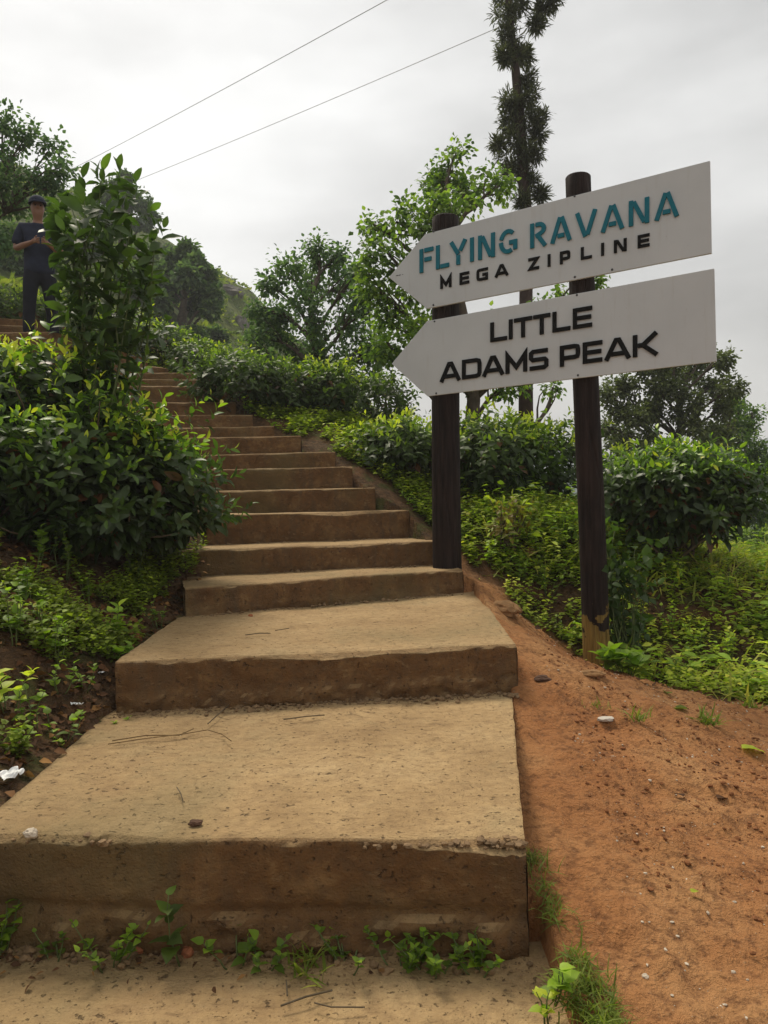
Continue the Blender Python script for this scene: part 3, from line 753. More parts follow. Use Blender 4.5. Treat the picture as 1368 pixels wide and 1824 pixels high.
def tea_bush(label, base, rx, ry, h, n=260, leaf=.10, low=.35, young=.6, seed=0, T=T_TEA, mat='tea', group='tea bushes on the hillside', lean=(0, 0), stems=14, name='tea_bush', fill=1.0, flat=.6):
    base = Vector(base)
    root = thing(name, label, 'tea bush', base, group)
    r = np.random.default_rng(seed + 100)
    th = r.random(n) * 2 * np.pi; cz = r.uniform(-.35, 1, n)
    sz = np.sqrt(np.clip(1 - cz ** 2, 0, 1))
    dirs = np.stack([np.cos(th) * sz, np.sin(th) * sz, cz], -1)
    lob = 1 + .36 * np.sin(th * 3 + seed) * sz * .6 + .20 * np.sin(th * 7 + seed * 2 + cz * 5) + .12 * np.sin(th * 13 + seed * 5 + cz * 9)
    rad = lob * (r.uniform(.74, 1.04, n) + .46 * r.random(n) * (r.random(n) > .78))
    zc = h * low; hz = h - zc
    zz = np.where(cz > 0, np.sign(cz) * np.abs(cz) ** flat, cz * .8)
    c = np.array([base.x + lean[0], base.y + lean[1], base.z + zc])
    pos = c + np.stack([dirs[:, 0] * rx * rad, dirs[:, 1] * ry * rad, zz * hz * np.where(cz > 0, 1, low / (1 - low) * 1.0) * (0.90 + .30 * (rad - .95)) * (1 + .16 * np.sin(dirs[:, 0] * 6 + seed) * np.cos(dirs[:, 1] * 5 + seed * 2))], -1)
    d = unit(dirs * np.array([.8, .8, .35]) + np.array([0, 0, .62]) + r.normal(0, .34, (n, 3)))
    topness = np.clip(cz * 1.3 + .15, 0, 1)
    lv = Leaves(T)
    pos = pos + r.normal(0, .04, (n, 3)) * np.array([1, 1, .8])
    shoots(lv, pos - d * leaf * .6, d, 8, leaf * 1.9, leaf, young * (.25 + .75 * topness) * r.uniform(.5, 1.25, n), .18 + .12 * topness)
    # older leaves hanging round the skirt and inside
    m = int(n * 2.2 * fill); th = r.random(m) * 6.283; cz = r.uniform(-.75, .9, m); sz = np.sqrt(1 - cz ** 2); rr = r.uniform(.55, .98, m)
    dd = np.stack([np.cos(th) * sz, np.sin(th) * sz, cz], -1)
    lb = 1 + .28 * np.sin(th * 3 + seed) * sz * .6
    p = c + np.stack([dd[:, 0] * rx * rr * lb, dd[:, 1] * ry * rr * lb, np.where(cz > 0, cz ** .8 * hz, cz * zc * .95) * rr], -1)
    lv.add(p, dd * np.array([1, 1, .2]) + np.array([0, 0, -.25]) + r.normal(0, .45, (m, 3)), np.array([0, 0, 1]) + dd * .5 + r.normal(0, .4, (m, 3)), leaf * r.uniform(.8, 1.25, m), r.uniform(.9, 1.2, m), np.clip(r.normal(.16, .09, m), 0, 1))
    lv.build('foliage', M[mat], root)
    mb = MB()
    for k in range(stems):
        i = r.integers(n); q = Vector(pos[i] + d[i] * leaf * (1.6 if k % 4 == 0 else 0))
        b0 = base + Vector((r.uniform(-.3, .3) * rx, r.uniform(-.3, .3) * ry, -.06))
        pts = bent(b0, q, 5, .12, seed * 31 + k); mb.tube(pts, [.016 * (1 - .75 * j / 5) * (h ** .5) for j in range(6)], 5)
        for _ in range(3):
            q2 = Vector(pos[r.integers(n)])
            if (q2 - q).length < max(rx, ry) * .9: mb.tube(bent(pts[3], q2, 3, .1, k), [.006, .005, .004, .002], 4)
    mb.build('stems', M['twig'], root, smooth=True)
    return root

def tree(name, label, cat, base, tr, blobs, leaf, mat, T=T_OVATE2, twigs=30, per=9, spread=.5, droop=-.15, bark='bark', top=None, seed=0, group=None, tint=(.45, .22), tubes=True, trunk_pts=None, up=.2):
    """blobs: (centre Vector, radius[, z squash])"""
    base = Vector(base); r = np.random.default_rng(seed + 500)
    root = thing(name, label, cat, base, group)
    mb = MB(); lv = Leaves(T)
    if trunk_pts is None:
        cen = sum((b[0] for b in blobs), Vector()) / len(blobs)
        top = Vector(top) if top is not None else base.lerp(cen, .8)
        trunk_pts = bent(base - Vector((0, 0, .3)), top, 8, .04, seed)
    trunk_pts = [Vector(p) for p in trunk_pts]; m = len(trunk_pts)
    mb.tube(trunk_pts, [tr * (1.15 - .8 * i / (m - 1)) for i in range(m)], 9)
    for bi, bl in enumerate(blobs):
        cen, rad = bl[0], bl[1]; sq = bl[2] if len(bl) > 2 else .85
        j = min(range(m), key=lambda q: (trunk_pts[q] - cen).length + max(0, trunk_pts[q].z - cen.z + .8 * (trunk_pts[q] - cen).xy.length) * 3)
        start = trunk_pts[j]
        rb = min(tr * .4, .035 * (cen - start).length + .008)
        br = bent(start, cen, 5, .10, seed + bi); 
        if tubes: mb.tube(br, [rb * (1 - .6 * q / 5) for q in range(6)], 6)
        nt_ = max(6, int(twigs * (rad / .8) ** 1.5)) if twigs > 0 else -twigs
        # twig tips cluster into irregular sub-clumps so that gaps show through
        nsub = max(3, nt_ // 7)
        sub = rdir(nsub) * (r.random(nsub)[:, None] ** .45) * np.array([1, 1, sq]) * rad
        pick = r.integers(0, nsub, nt_)
        tips = sub[pick] + r.normal(0, .17, (nt_, 3)) * rad
        tip = tips + np.array(cen)
        od = unit(tips + r.normal(0, .3, (nt_, 3)) * rad + np.array([0, 0, up * rad]))
        if tubes:
            for s_ in range(nsub):
                e = cen + Vector(sub[s_]); mb.tube(bent(br[3], e, 3, .12, s_), [rb * .38, rb * .3, rb * .2, rb * .1], 4, cap=False)
        sp_ = spread * leaf * 5
        k = per
        base_p = np.repeat(tip, k, 0); dd = np.repeat(od, k, 0)
        off = r.normal(0, 1, (nt_ * k, 3)); along = r.random(nt_ * k)[:, None]
        pos = base_p - dd * along * sp_ + off * sp_ * .33
        ld = unit(off + dd * .5) + np.array([0, 0, droop])
        ti = np.clip(r.normal(tint[0], tint[1], nt_ * k) + .18 * np.repeat(r.normal(0, 1, nt_), k), 0, 1)
        lv.add(pos, ld, np.array([0, 0, 1.0]) + r.normal(0, .45, (nt_ * k, 3)), leaf * r.uniform(.7, 1.25, nt_ * k), r.uniform(.85, 1.15, nt_ * k), ti)
    mb.build('trunk', M[bark], root, smooth=True)
    lv.build('crown', M[mat], root)
    return root

def weed(label, base, h, n, leaf, mat='weed', T=T_OVATE, cat='weed', name='weed', stems=1, tint=.6, group=None, spread=.25, seed=None, pitch=0.0, young=.25):
    base = Vector(base); root = thing(name, label, cat, base, group)
    mb = MB(); lv = Leaves(T)
    for s in range(stems):
        a = random.uniform(0, 6.28); rr = random.uniform(0.2, 1) * spread if stems > 1 else spread * .3
        tip = base + Vector((math.cos(a) * rr, math.sin(a) * rr * .8, h * random.uniform(.65, 1.05)))
        pts = bent(base + Vector((math.cos(a) * rr * .25, math.sin(a) * rr * .25, -.02)), tip, 5, .1, random.random())
        mb.tube(pts, [.004 * (1 - .12 * i) * max(.6, h * 3) ** .5 for i in range(6)], 5)
        m = max(3, int(n * 1.7) // stems)
        t = np.sort(rng.uniform(.25, 1, m)); t[-1] = 1
        pp = np.array([np.array(pts[min(4, int(x * 5))]) * (1 - (x * 5 - min(4, int(x * 5)))) + np.array(pts[min(4, int(x * 5)) + 1]) * (x * 5 - min(4, int(x * 5))) for x in t])
        an = np.arange(m) * 2.4 + random.random() * 6
        el = np.radians(10 + 35 * t + rng.normal(0, 12, m) + pitch)
        d = np.stack([np.cos(an) * np.cos(el), np.sin(an) * np.cos(el), np.sin(el)], -1)
        lv.add(pp, d, np.array([0, 0, 1.]) + rng.normal(0, .2, (m, 3)), leaf * (1 - .35 * t) * rng.uniform(.75, 1.2, m), rng.uniform(.9, 1.15, m), np.clip(tint + young * (t - .5) + rng.normal(0, .1, m), 0, 1))
    mb.build('stem', M['greenstem'], root, smooth=True); lv.build('foliage', M[mat], root)
    return root
#@@VEG
# ------------------------------------------------------------------ hill, rocks, far mountains
HC = [(-700, 60), (-300, 190), (-100, 250), (0, 290), (130, 338), (200, 392), (270, 420), (300, 436), (350, 466), (400, 490), (440, 514), (470, 545), (520, 600), (600, 670), (700, 760), (900, 900), (1400, 1300)]
hcp = [P(x, y, 60) for x, y in HC]
hX = np.array([p.x for p in hcp]); hZ = np.array([p.z for p in hcp])
def hill(x, y):
    zc = np.interp(x, hX, hZ) + fbm(x * .35, x * 0 + 3.1, 3) * .8
    t = np.clip((y - 15) / 45, 0, 1)
    z0 = gbase(x, np.full_like(y, 15.0)) - .8
    z = z0 + (zc - z0) * (t ** .92) + fbm(x * .16, y * .16, 4) * 2.4 * np.sin(np.pi * t) + fbm(x * .8, y * .8, 3) * .35 * t
    return np.where(y > 60, zc - (y - 60) * .35, z)
hx = np.linspace(-70, 28, 200); hy = np.concatenate([np.linspace(14, 62, 120), np.linspace(64, 120, 10)])
HX, HY = np.meshgrid(hx, hy); HZ = hill(HX, HY); HZ[HY < 15] -= 1.0
ny2, nx2 = HX.shape; idx = np.arange(nx2 * ny2).reshape(ny2, nx2)
Q = np.stack([idx[:-1, :-1], idx[:-1, 1:], idx[1:, 1:], idx[1:, :-1]], -1).reshape(-1, 4)
me = arr_mesh('hill', np.stack([HX, HY, HZ], -1).reshape(-1, 3), Q); me.polygons.foreach_set('use_smooth', [True] * len(me.polygons))
def hill_mat():
    m, nt, b, o = new_mat('hill_grass')
    v = nd(nt, 'ShaderNodeTexCoord').outputs['Object']
    n1 = noise_(nt, v, .22, 6, .62); n2 = noise_(nt, v, 2.2, 6, .7)
    c = ramp(nt, n1, [(.3, (.06, .095, .025)), (.5, (.11, .145, .035)), (.7, (.18, .19, .055))])
    c = mix(nt, ramp(nt, n2, [(.38, .75), (.55, 0.0)]), c, (.035, .05, .02))
    nt.links.new(c, b.inputs['Base Color']); b.inputs['Roughness'].default_value = .95; b.inputs['Specular IOR Level'].default_value = .1
    bump(nt, b, n2, 1.0, .4); return m
M['hill'] = hill_mat()
struct(link('hill', me, M['hill']))
def march(px, py, f, y0=15.5, y1=62):
    d = ray(px, py); d = d / d.y
    ys = np.linspace(y0, y1, 400); xs = d.x * ys; zs = 1.45 + d.z * ys
    h = f(xs, ys); k = np.argmax(h > zs)
    if not (h > zs).any(): k = 399
    return Vector((xs[k], ys[k], h[k]))
# low scrub all over the hill
lv = Leaves(T_OVATE2); n = 9000
x = rng.uniform(-42, 14, n); y = 15 + 46 * rng.random(n); keep = (np.abs(x / y) < .56) & (fbm(x * .3, y * .3, 3) > -.12)
x, y = x[keep], y[keep]; z = hill(x, y); k = 6
p = np.repeat(np.stack([x, y, z], -1), k, 0); d = rdir(len(p)); d[:, 2] = np.abs(d[:, 2]) * .8 + .15
s_ = np.repeat(rng.uniform(.10, .38, len(x)), k)
lv.add(p + d * s_[:, None] * .35, d, np.array([0, 0, 1.]) + rng.normal(0, .5, (len(p), 3)), s_ * rng.uniform(.6, 1.2, len(p)), .8, np.clip(np.repeat(rng.normal(.5, .3, len(x)), k) + rng.normal(0, .12, len(p)), 0, 1))
M['scrub'] = leaf_mat('scrub_leaves', [(0, (.035, .06, .02)), (.5, (.08, .125, .03)), (1, (.18, .22, .06))], .7, .25, .2)
tag(lv.build('scrub', M['scrub']), 'low rough scrub and grass covering the hillside', 'scrub', kind='stuff')

def rock_mat():
    m, nt, b, o = new_mat('rock')
    v = nd(nt, 'ShaderNodeTexCoord').outputs['Object']
    n1 = noise_(nt, v, .9, 6, .65); n2 = noise_(nt, v, 5, 6, .7)
    c = ramp(nt, n1, [(.3, (.07, .06, .055)), (.5, (.17, .15, .13)), (.7, (.30, .28, .25))])
    c = mix(nt, ramp(nt, n2, [(.55, 0.0), (.7, .6)]), c, (.06, .07, .03))
    nt.links.new(c, b.inputs['Base Color']); b.inputs['Roughness'].default_value = .9; bump(nt, b, n2, 1, .3); return m
M['rock'] = rock_mat()
def rock(name, label, cat, c, s, mat, seed=0, sub=4, amp=.35, rot=0.0, group=None):
    bm = bmesh.new(); bmesh.ops.create_icosphere(bm, subdivisions=sub, radius=1)
    for v in bm.verts:
        q = v.co.copy() * 1.2 + Vector((seed * 3.3, seed, 0))
        v.co *= 1 + amp * mnoise.noise(q) + amp * .5 * mnoise.noise(q * 2.3) + amp * .25 * mnoise.noise(q * 5)
        cell = mnoise.voronoi(q * 1.4)[0][0]; v.co *= .82 + .35 * min(cell, .8)
        v.co.x *= s[0]; v.co.y *= s[1]; v.co.z *= s[2]
    me = bpy.data.meshes.new(name); bm.to_mesh(me); bm.free()
    o = link(name, me, mat); o.location = c; o.rotation_euler = (0, 0, rot)
    return tag(o, label, cat, group)
q = march(400, 512, hill); rock('rock_outcrop', 'grey rock outcrop on the hill crest', 'rock', q + Vector((0, .6, -.3)), (1.15, 1.0, .5), M['rock'], 1, rot=.4)
q = march(423, 578, hill); rock('rock_outcrop', 'bare grey rock face below the hill crest, left of the pale green tree', 'rock', q + Vector((0, .6, -.2)), (.6, .55, .75), M['rock'], 2, rot=.9)
def ridge(name, Y, pts, depth, col):
    """far mountain: a ridge line with slopes on both sides"""
    X = np.array([P(x, y, Y).x for x, y in pts]); Z = np.array([P(x, y, Y).z for x, y in pts])
    xs = np.linspace(X[0], X[-1], 90); zc = np.interp(xs, X, Z) + fbm(xs / Y * 30, xs * 0 + 1, 4) * Y * .006
    rows = [(-1, -100), (-.6, .25), (-.3, .6), (0, 1), (.3, .6), (1, -100)]
    V = []
    for dy, k in rows:
        zz = np.where(np.full_like(xs, k) < 0, -100, -100 + (zc + 100) * k) + fbm(xs / Y * 40, xs * 0 + dy * 7, 3) * Y * .008 * (0 < abs(dy) < 1)
        V.append(np.stack([xs, np.full_like(xs, Y + dy * depth), zz], -1))
    V = np.concatenate(V); n = 90; idx = np.arange(n * len(rows)).reshape(len(rows), n)
    Q = np.stack([idx[:-1, :-1], idx[:-1, 1:], idx[1:, 1:], idx[1:, :-1]], -1).reshape(-1, 4)
    me = arr_mesh(name, V, Q); me.polygons.foreach_set('use_smooth', [True] * len(me.polygons))
    struct(link(name, me, simple(name + '_forest', col, .95, .1, .3, .02)))
ridge('mountain', 480, [(300, 900), (700, 840), (960, 800), (1150, 815), (1280, 800), (1345, 790), (1372, 776), (1450, 750), (1700, 730), (1850, 800), (2000, 880)], 110, (.07, .10, .12))
ridge('near_mountain', 270, [(500, 900), (820, 835), (1000, 842), (1200, 850), (1400, 840), (1700, 800), (2200, 900)], 70, (.06, .10, .09))

# ------------------------------------------------------------------ tea bushes
def tb(label, cx, by, Y, hw, ty, n, leaf=.10, seed=0, dpt=1.0, T=T_TEA2, mat='tea_far', young=.6, low=.38, **kw):
    q = P(cx, by, Y); z = g1(q.x, q.y); top = P(cx, ty, Y).z
    return tea_bush(label, (q.x, q.y, z), hw * Y / F, hw * Y / F * dpt, max(.3, top - leaf * 1.25 - z), n, leaf, low, young, seed, T, mat, **kw)
tb('large tea bush with dark glossy leaves overhanging the left edge of the stairs', 186, 1000, 5.55, 148, 704, 540, .125, 1, .85, T_TEA, 'tea', .7, .30, stems=40, fill=2.6)
tb('tea bush with many lime young leaves at the left edge, below the person', 40, 900, 5.75, 140, 590, 420, .125, 2, .9, T_TEA, 'tea', 1.0, .40, stems=20, fill=1.8)
tb('dark shaded tea bush at the far left, low on the bank', -40, 960, 5.2, 160, 720, 330, .12, 21, .9, T_TEA, 'tea', .5, .36, stems=20, fill=1.8)
tb('tea bush behind the tall shrub, at the stair edge', 215, 800, 6.4, 75, 735, 150, .115, 3, .9, T_TEA, 'tea', .8, .40)
H = 'tea bushes of the hedge above the stairs'
tb('tea bush of the upper hedge nearest the tall shrub', 225, 640, 12.3, 52, 548, 130, .10, 4, group=H)
tb('tea bush of the upper hedge with bare dark stems showing', 290, 660, 11.8, 52, 575, 140, .10, 5, group=H, low=.5)
tb('tea bush of the upper hedge in front of the round dark tree', 350, 660, 11.4, 50, 600, 130, .10, 6, group=H)
tb('tea bush at the right end of the upper hedge', 405, 665, 11.2, 46, 612, 120, .10, 7, group=H)
tb('grey green tea bush right beside the upper steps', 425, 748, 9.5, 78, 625, 220, .11, 8, low=.45, young=.35)
tb('tea bush with yellowish side shoots between the upper steps and the rounded bush', 505, 750, 9.8, 66, 640, 170, .105, 9, low=.45, young=.5)
tb('rounded dark tea bush with a lime top above the earth slope', 578, 752, 9.9, 56, 634, 190, .105, 10, young=.85)
tb('tea bush left of the lower sign tip', 675, 750, 10.6, 62, 655, 150, .10, 11, young=.5)
tb('tea bush directly left of the left sign post', 715, 890, 8.0, 62, 735, 200, .11, 12, young=.75, low=.42)
tb('broad tea bush between the two sign posts', 875, 900, 8.2, 92, 728, 330, .115, 13, young=.8, low=.40)
tb('tea bush behind the right sign post on the ridge', 968, 850, 8.9, 72, 735, 200, .105, 14, young=.85)
tb('small tea bush on the ridge just right of the right sign post', 1110, 840, 8.7, 56, 780, 130, .10, 15, young=.7)
tb('wide mushroom shaped tea bush right of the signpost, on a gnarled bare trunk', 1205, 1005, 6.9, 118, 782, 520, .115, 16, .9, T_TEA, 'tea', .55, .60, stems=30, flat=.85, fill=1.8)
tb('tea bush behind the person on the upper path', 20, 590, 10.6, 52, 505, 130, .10, 17, young=.7)
tb('tea bush between the person and the tall shrub', 120, 600, 11.2, 60, 520, 140, .10, 18, young=.7)
HR = 'clipped tea bushes beyond the lawn'
for i, xx in enumerate((1295, 1345, 1400)):
    tb('low clipped tea bush of the row beyond the small lawn', xx, 985, 12.6, 36, 948, 110, .09, 19 + i, young=.5, group=HR)

# tall untrimmed shrub
b0 = P(160, 800, 5.75); base = Vector((b0.x, b0.y, g1(b0.x, b0.y)))
ts = thing('tall_shrub', 'tall open shrub with large glossy leaves standing in front of the person', 'shrub', base)
mb = MB(); lv = Leaves(T_TEA); lvb = lv
for (x, y, dY) in ((180, 322, 0), (150, 350, -.1), (205, 360, .1), (128, 372, .1), (235, 395, .05), (118, 405, -.15), (165, 400, -.25), (215, 430, .2), (250, 455, .1), (118, 465, 0), (140, 450, -.3), (190, 470, -.2), (235, 505, -.1), (120, 500, .1), (160, 530, -.25), (205, 555, .1), (128, 560, -.2), (262, 470, .1), (150, 430, -.2), (175, 600, -.3), (190, 390, -.1), (118, 395, 0), (275, 440, 0), (268, 510, .1), (225, 350, .1)):
    t = P(x, y, 5.75 + dY)
    pts = bent(base + Vector((random.uniform(-.12, .12), random.uniform(-.12, .12), .0)), t, 7, .07, x)
    mb.tube(pts, [.014 * (1 - .1 * i) for i in range(8)], 6)
    for sgi in range(3, 8):
        for rep in range(1 if sgi < 6 else 2):
            pp = np.array([pts[sgi] + Vector((random.uniform(-.06, .06), random.uniform(-.06, .06), random.uniform(-.1, .05)))])
            dv = np.array([(pts[min(7, sgi)] - pts[sgi - 1]).normalized()]) + rng.normal(0, .34, (1, 3))
            shoots(lv, pp, unit(dv), 6, .15, .135 if sgi < 7 else .155, .28, .26, 1.1, .8)
mb.build('stems', M['greenstem'], ts, smooth=True); lv.build('foliage', M['shrub'], ts)

# ------------------------------------------------------------------ trees
def bb(lst, Y, dy=.5, sq=.85):
    r = random.Random(len(lst)); return [(P(x, y, Y + r.uniform(-dy, dy)), rr * Y / F, sq) for x, y, rr in lst]
tree('broadleaf_tree', 'light green broad leaved tree rising behind the left sign post', 'tree', (P(872, 740, 10.2).x, 10.2, g1(P(872, 740, 10.2).x, 10.2)), .11,
     bb([(800, 295, 45), (765, 335, 38), (835, 335, 48), (800, 365, 50), (890, 330, 36), (705, 395, 42), (665, 400, 26), (745, 410, 40), (690, 450, 46), (720, 500, 55), (665, 510, 40), (700, 560, 58), (760, 590, 60), (690, 610, 40), (850, 590, 60), (830, 660, 55), (900, 620, 55), (960, 560, 52), (1010, 535, 36), (1055, 500, 22), (905, 680, 45), (985, 690, 18), (780, 660, 45)], 10.2, .7),
     .070, 'tree', T_OVATE2, 135, 11, .55, -.2, top=P(815, 400, 10.2), seed=1, tint=(.55, .22))
tree('broadleaf_tree', 'grey green many stemmed tree left of the sign tips', 'tree', (P(545, 720, 13.2).x, 13.2, g1(P(545, 720, 13.2).x, 13.2)), .10,
     bb([(565, 450, 36), (600, 455, 34), (520, 480, 36), (550, 500, 46), (490, 510, 30), (610, 510, 46), (640, 480, 26), (500, 555, 44), (560, 560, 52), (620, 570, 48), (470, 590, 34), (520, 610, 50), (580, 630, 52), (645, 620, 44), (470, 640, 30), (540, 670, 44), (610, 680, 44), (660, 670, 36), (465, 545, 28), (455, 620, 34), (490, 670, 40), (440, 650, 24), (640, 540, 40), (680, 620, 40)], 13.2, .8),
     .072, 'tree_grey', T_OVATE2, 130, 12, .55, -.2, top=P(555, 520, 13.2), seed=2, tint=(.62, .22))
tree('broadleaf_tree', 'tree leaning in from the left edge above the person', 'tree', (P(-110, 640, 11.5).x, 11.5, g1(P(-110, 640, 11.5).x, 11.5)), .06,
     bb([(10, 215, 34), (45, 245, 34), (85, 270, 30), (20, 280, 45), (105, 300, 24), (65, 315, 40), (0, 330, 45), (100, 330, 18), (35, 370, 38), (-40, 300, 60), (80, 370, 26), (10, 430, 30), (-30, 400, 50)], 11.5, .6),
     .065, 'tree_grey', T_OVATE2, 130, 11, .55, -.15, top=P(10, 380, 11.5), seed=3, tint=(.4, .2))
tree('spreading_tree', 'dark spreading tree on the right with bare limbs showing, behind the lower sign end', 'tree', (P(1208, 800, 18).x, 18, min(0.2, g1(P(1208, 800, 18).x, 18))), .10,
     bb([(1200, 620, 40), (1150, 645, 40), (1250, 625, 36), (1290, 640, 26), (1110, 690, 34), (1170, 690, 30), (1270, 680, 34), (1230, 660, 36), (1305, 690, 24), (1095, 730, 28), (1130, 740, 26), (1285, 725, 28), (1110, 770, 26), (1150, 775, 22), (1265, 765, 22), (1080, 700, 20), (1185, 650, 40), (1100, 790, 28), (1140, 800, 26), (1255, 795, 28), (1190, 790, 20), (1290, 770, 28), (1150, 720, 26), (1240, 720, 26), (1085, 760, 24), (1205, 690, 34), (1160, 735, 28), (1245, 755, 26), (1205, 735, 22)], 18, 1.2, .7),
     .085, 'tree_dark', T_OVATE2, 150, 12, .55, -.1, top=P(1206, 715, 18), seed=4, tint=(.55, .22))
tree('broadleaf_tree', 'feathery green tree at the right edge behind the mushroom shaped tea bush', 'tree', (P(1330, 950, 20).x, 20, -1.0), .14,
     bb([(1315, 715, 18), (1310, 750, 30), (1335, 760, 24), (1295, 790, 32), (1335, 800, 34), (1310, 840, 42), (1350, 850, 36), (1280, 860, 38), (1320, 890, 44), (1360, 910, 40), (1290, 920, 40), (1250, 900, 30), (1385, 860, 40), (1300, 720, 22), (1340, 735, 18), (1270, 830, 34), (1370, 830, 30), (1300, 950, 44), (1360, 960, 44), (1240, 940, 40)], 20, 1.0),
     .085, 'tree', T_OVATE2, 150, 11, .55, -.1, seed=5, tint=(.3, .2))
tr_pts = [P(937, 790, 13), P(936, 620, 13), P(938, 400, 13), P(931, 290, 13), P(925, 200, 13), P(918, 120, 13), P(910, 50, 13), P(904, -20, 13), P(900, -110, 13)]
tree('slender_tree', 'very tall slender dark tree behind the upper sign, foliage in tufts round its trunk', 'tree', tr_pts[0], .115,
     bb([(900, -60, 34), (930, -90, 30), (895, -10, 24), (902, 25, 24), (925, 0, 18), (908, 60, 22), (924, 84, 20), (938, 100, 12), (900, 100, 10), (938, 140, 14), (908, 172, 20), (940, 172, 22), (925, 205, 30), (952, 205, 18), (902, 215, 16), (930, 240, 32), (955, 245, 16), (892, 255, 18), (915, 275, 28), (948, 275, 20), (930, 305, 22), (905, 300, 14), (945, 325, 14), (930, 350, 14), (962, 345, 9), (985, -5, 16), (968, 15, 12), (1000, -40, 24), (955, 40, 8)], 13, .3, 1.1),
     .105, 'needle', T_NEEDLE, -36, 15, .22, .0, 'darkbark', seed=6, tint=(.35, .22), tubes=False, trunk_pts=tr_pts, up=.8)
q = march(214, 470, hill)
tree('umbrella_tree', 'flat topped tree on the hill crest behind the tall shrub', 'tree', q, .28,
     [(P(x, y, q.y), r_ * q.y / F, .6) for x, y, r_ in ((205, 330, 24), (235, 345, 26), (255, 368, 20), (268, 385, 12), (215, 365, 22), (262, 400, 12), (245, 400, 10), (190, 350, 24), (180, 385, 26), (225, 320, 16))],
     .17, 'hill_tree', T_OVATE2, -75, 12, .3, -.1, seed=7, tint=(.3, .2), top=P(228, 385, q.y))
q = march(322, 590, hill)
tree('round_tree', 'round dark tree with two bare trunks standing on the slope above the hedge', 'tree', q, .26,
     [(P(x, y, q.y + random.uniform(-1, 1)), r_ * .76 * q.y / F, .85) for x, y, r_ in ((335, 448, 20), (310, 462, 22), (350, 470, 24), (290, 485, 22), (330, 490, 28), (370, 495, 20), (275, 510, 18), (305, 520, 24), (355, 520, 22), (380, 528, 14), (285, 540, 18), (345, 545, 16), (375, 550, 14))],
     .19, 'hill_tree', T_OVATE2, -75, 11, .3, -.1, seed=8, tint=(.28, .2), top=P(330, 530, q.y))
HB = 'bushy trees on the hillside'
for i, (x, y, r_, lab) in enumerate(((262, 592, 20, 'dark bushy tree low on the hillside, left of the round two trunked tree'), (300, 600, 22, 'dark bushy tree on the hillside in front of the round tree'), (348, 604, 19, 'dark bushy tree on the hillside right below the round tree'), (384, 600, 13, 'small bushy tree at the right of the round tree on the hillside'), (235, 500, 30, 'olive bushy tree on the hillside right of the tall shrub'), (255, 450, 22, 'olive bushy tree near the hill crest under the flat topped tree'), (150, 440, 34, 'bushy tree on the hillside behind the tall shrub and the person'), (60, 470, 40, 'bushy tree on the hillside behind the person'), (300, 450, 12, 'small dark bush on the hill crest left of the round tree'), (10, 440, 40, 'bushy tree on the hillside at the left edge'))):
    q = march(x, y + r_ * .7, hill); s_ = q.y / F
    tree('bushy_tree', lab, 'tree', q, .10, [(P(x + a_ * r_, y + b__ * r_, q.y), r_ * c_ * s_, .9) for a_, b__, c_ in ((0, -.3, .7), (-.5, .1, .6), (.5, .1, .6), (0, .4, .7))],
         .17, 'hill_tree', T_OVATE2, -90, 12, .35, -.1, seed=20 + i, tint=(.3 + .25 * (i in (4, 5)), .2), group=HB, tubes=False)

# ------------------------------------------------------------------ overhead cables
def cable(label, a, b, r):
    mb = MB(); n = 40; ln = (b - a).length
    pts = [a.lerp(b, i / n) - Vector((0, 0, ln * .004 * 4 * (i / n) * (1 - i / n))) for i in range(n + 1)]
    mb.tube(pts, r, 6)
    tag(mb.build('zipline_cable', M['cable'], smooth=True), label, 'cable', 'zipline cables')
ca, cb = P(135, 297, 56), P(668, 0, 30); cable('upper steel cable slanting over the hill into the sky', ca + (ca - cb) * .05, cb + (cb - ca) * .8, .016)
ca, cb = P(240, 322, 56), P(885, 43, 34); cable('lower steel cable running from the hill to behind the slender tree', ca + (ca - cb) * .05, cb + (cb - ca) * .5, .016)

# ------------------------------------------------------------------ ground cover (stuff)
def cover(name, label, x, y, leaf, hgt, k, tint, mat='cover', T=T_OVATE2, cat='ground cover', dz=0.0, flatness=.5):
    z = ground(x, y) + dz; n = len(x); h = hgt * rng.uniform(.15, 1, n)
    p = np.repeat(np.stack([x, y, z], -1), k, 0); t = np.tile((np.arange(k) + 1) / k, n)
    p[:, 2] += np.repeat(h, k) * t; p[:, :2] += rng.normal(0, .35 * leaf, (n * k, 2)) + np.repeat(rng.normal(0, .2, (n, 2)), k, 0) * (t * np.repeat(h, k))[:, None]
    an = rng.random(n * k) * 6.283; el = rng.uniform(-.1, .9, n * k) * flatness
    d = np.stack([np.cos(an) * np.cos(el), np.sin(an) * np.cos(el), np.sin(el)], -1)
    lv = Leaves(T); lv.add(p, d, np.array([0, 0, 1.]) + rng.normal(0, .3, (n * k, 3)), leaf * rng.uniform(.6, 1.3, n * k), rng.uniform(.85, 1.2, n * k), np.clip(tint + np.repeat(rng.normal(0, .16, n), k) + .18 * (t - .5) + rng.normal(0, .08, n * k), 0, 1))
    return tag(lv.build(name, M[mat]), label, cat, kind='stuff')
def scatter(n, x0, x1, y0, y1, f):
    x = rng.uniform(x0, x1, n); y = rng.uniform(y0, y1, n); k = f(x, y); return x[k], y[k]
def right_of_stairs(x, y): return x > np.interp(y, [0, 2.4, 4, 6.1, 6.6, 7.1, 7.5, 8.2, 9.3, 10.4], [.6, .75, .9, .95, .75, .42, .15, -.6, -1.6, -2.2])
x, y = scatter(15000, .9, 7, 3.3, 12, lambda x, y: (y > yb(x) + .22 * fbm(x * 4, y * 4, 2) + .05) & right_of_stairs(x, y) & (fbm(x * 2.6, y * 2.6, 3) > -.22 + .22 * (x < 1.6)) & (np.hypot(x - 5.6, (y - 11) * .8) > 2.2) & (np.abs(x / y) < .62))
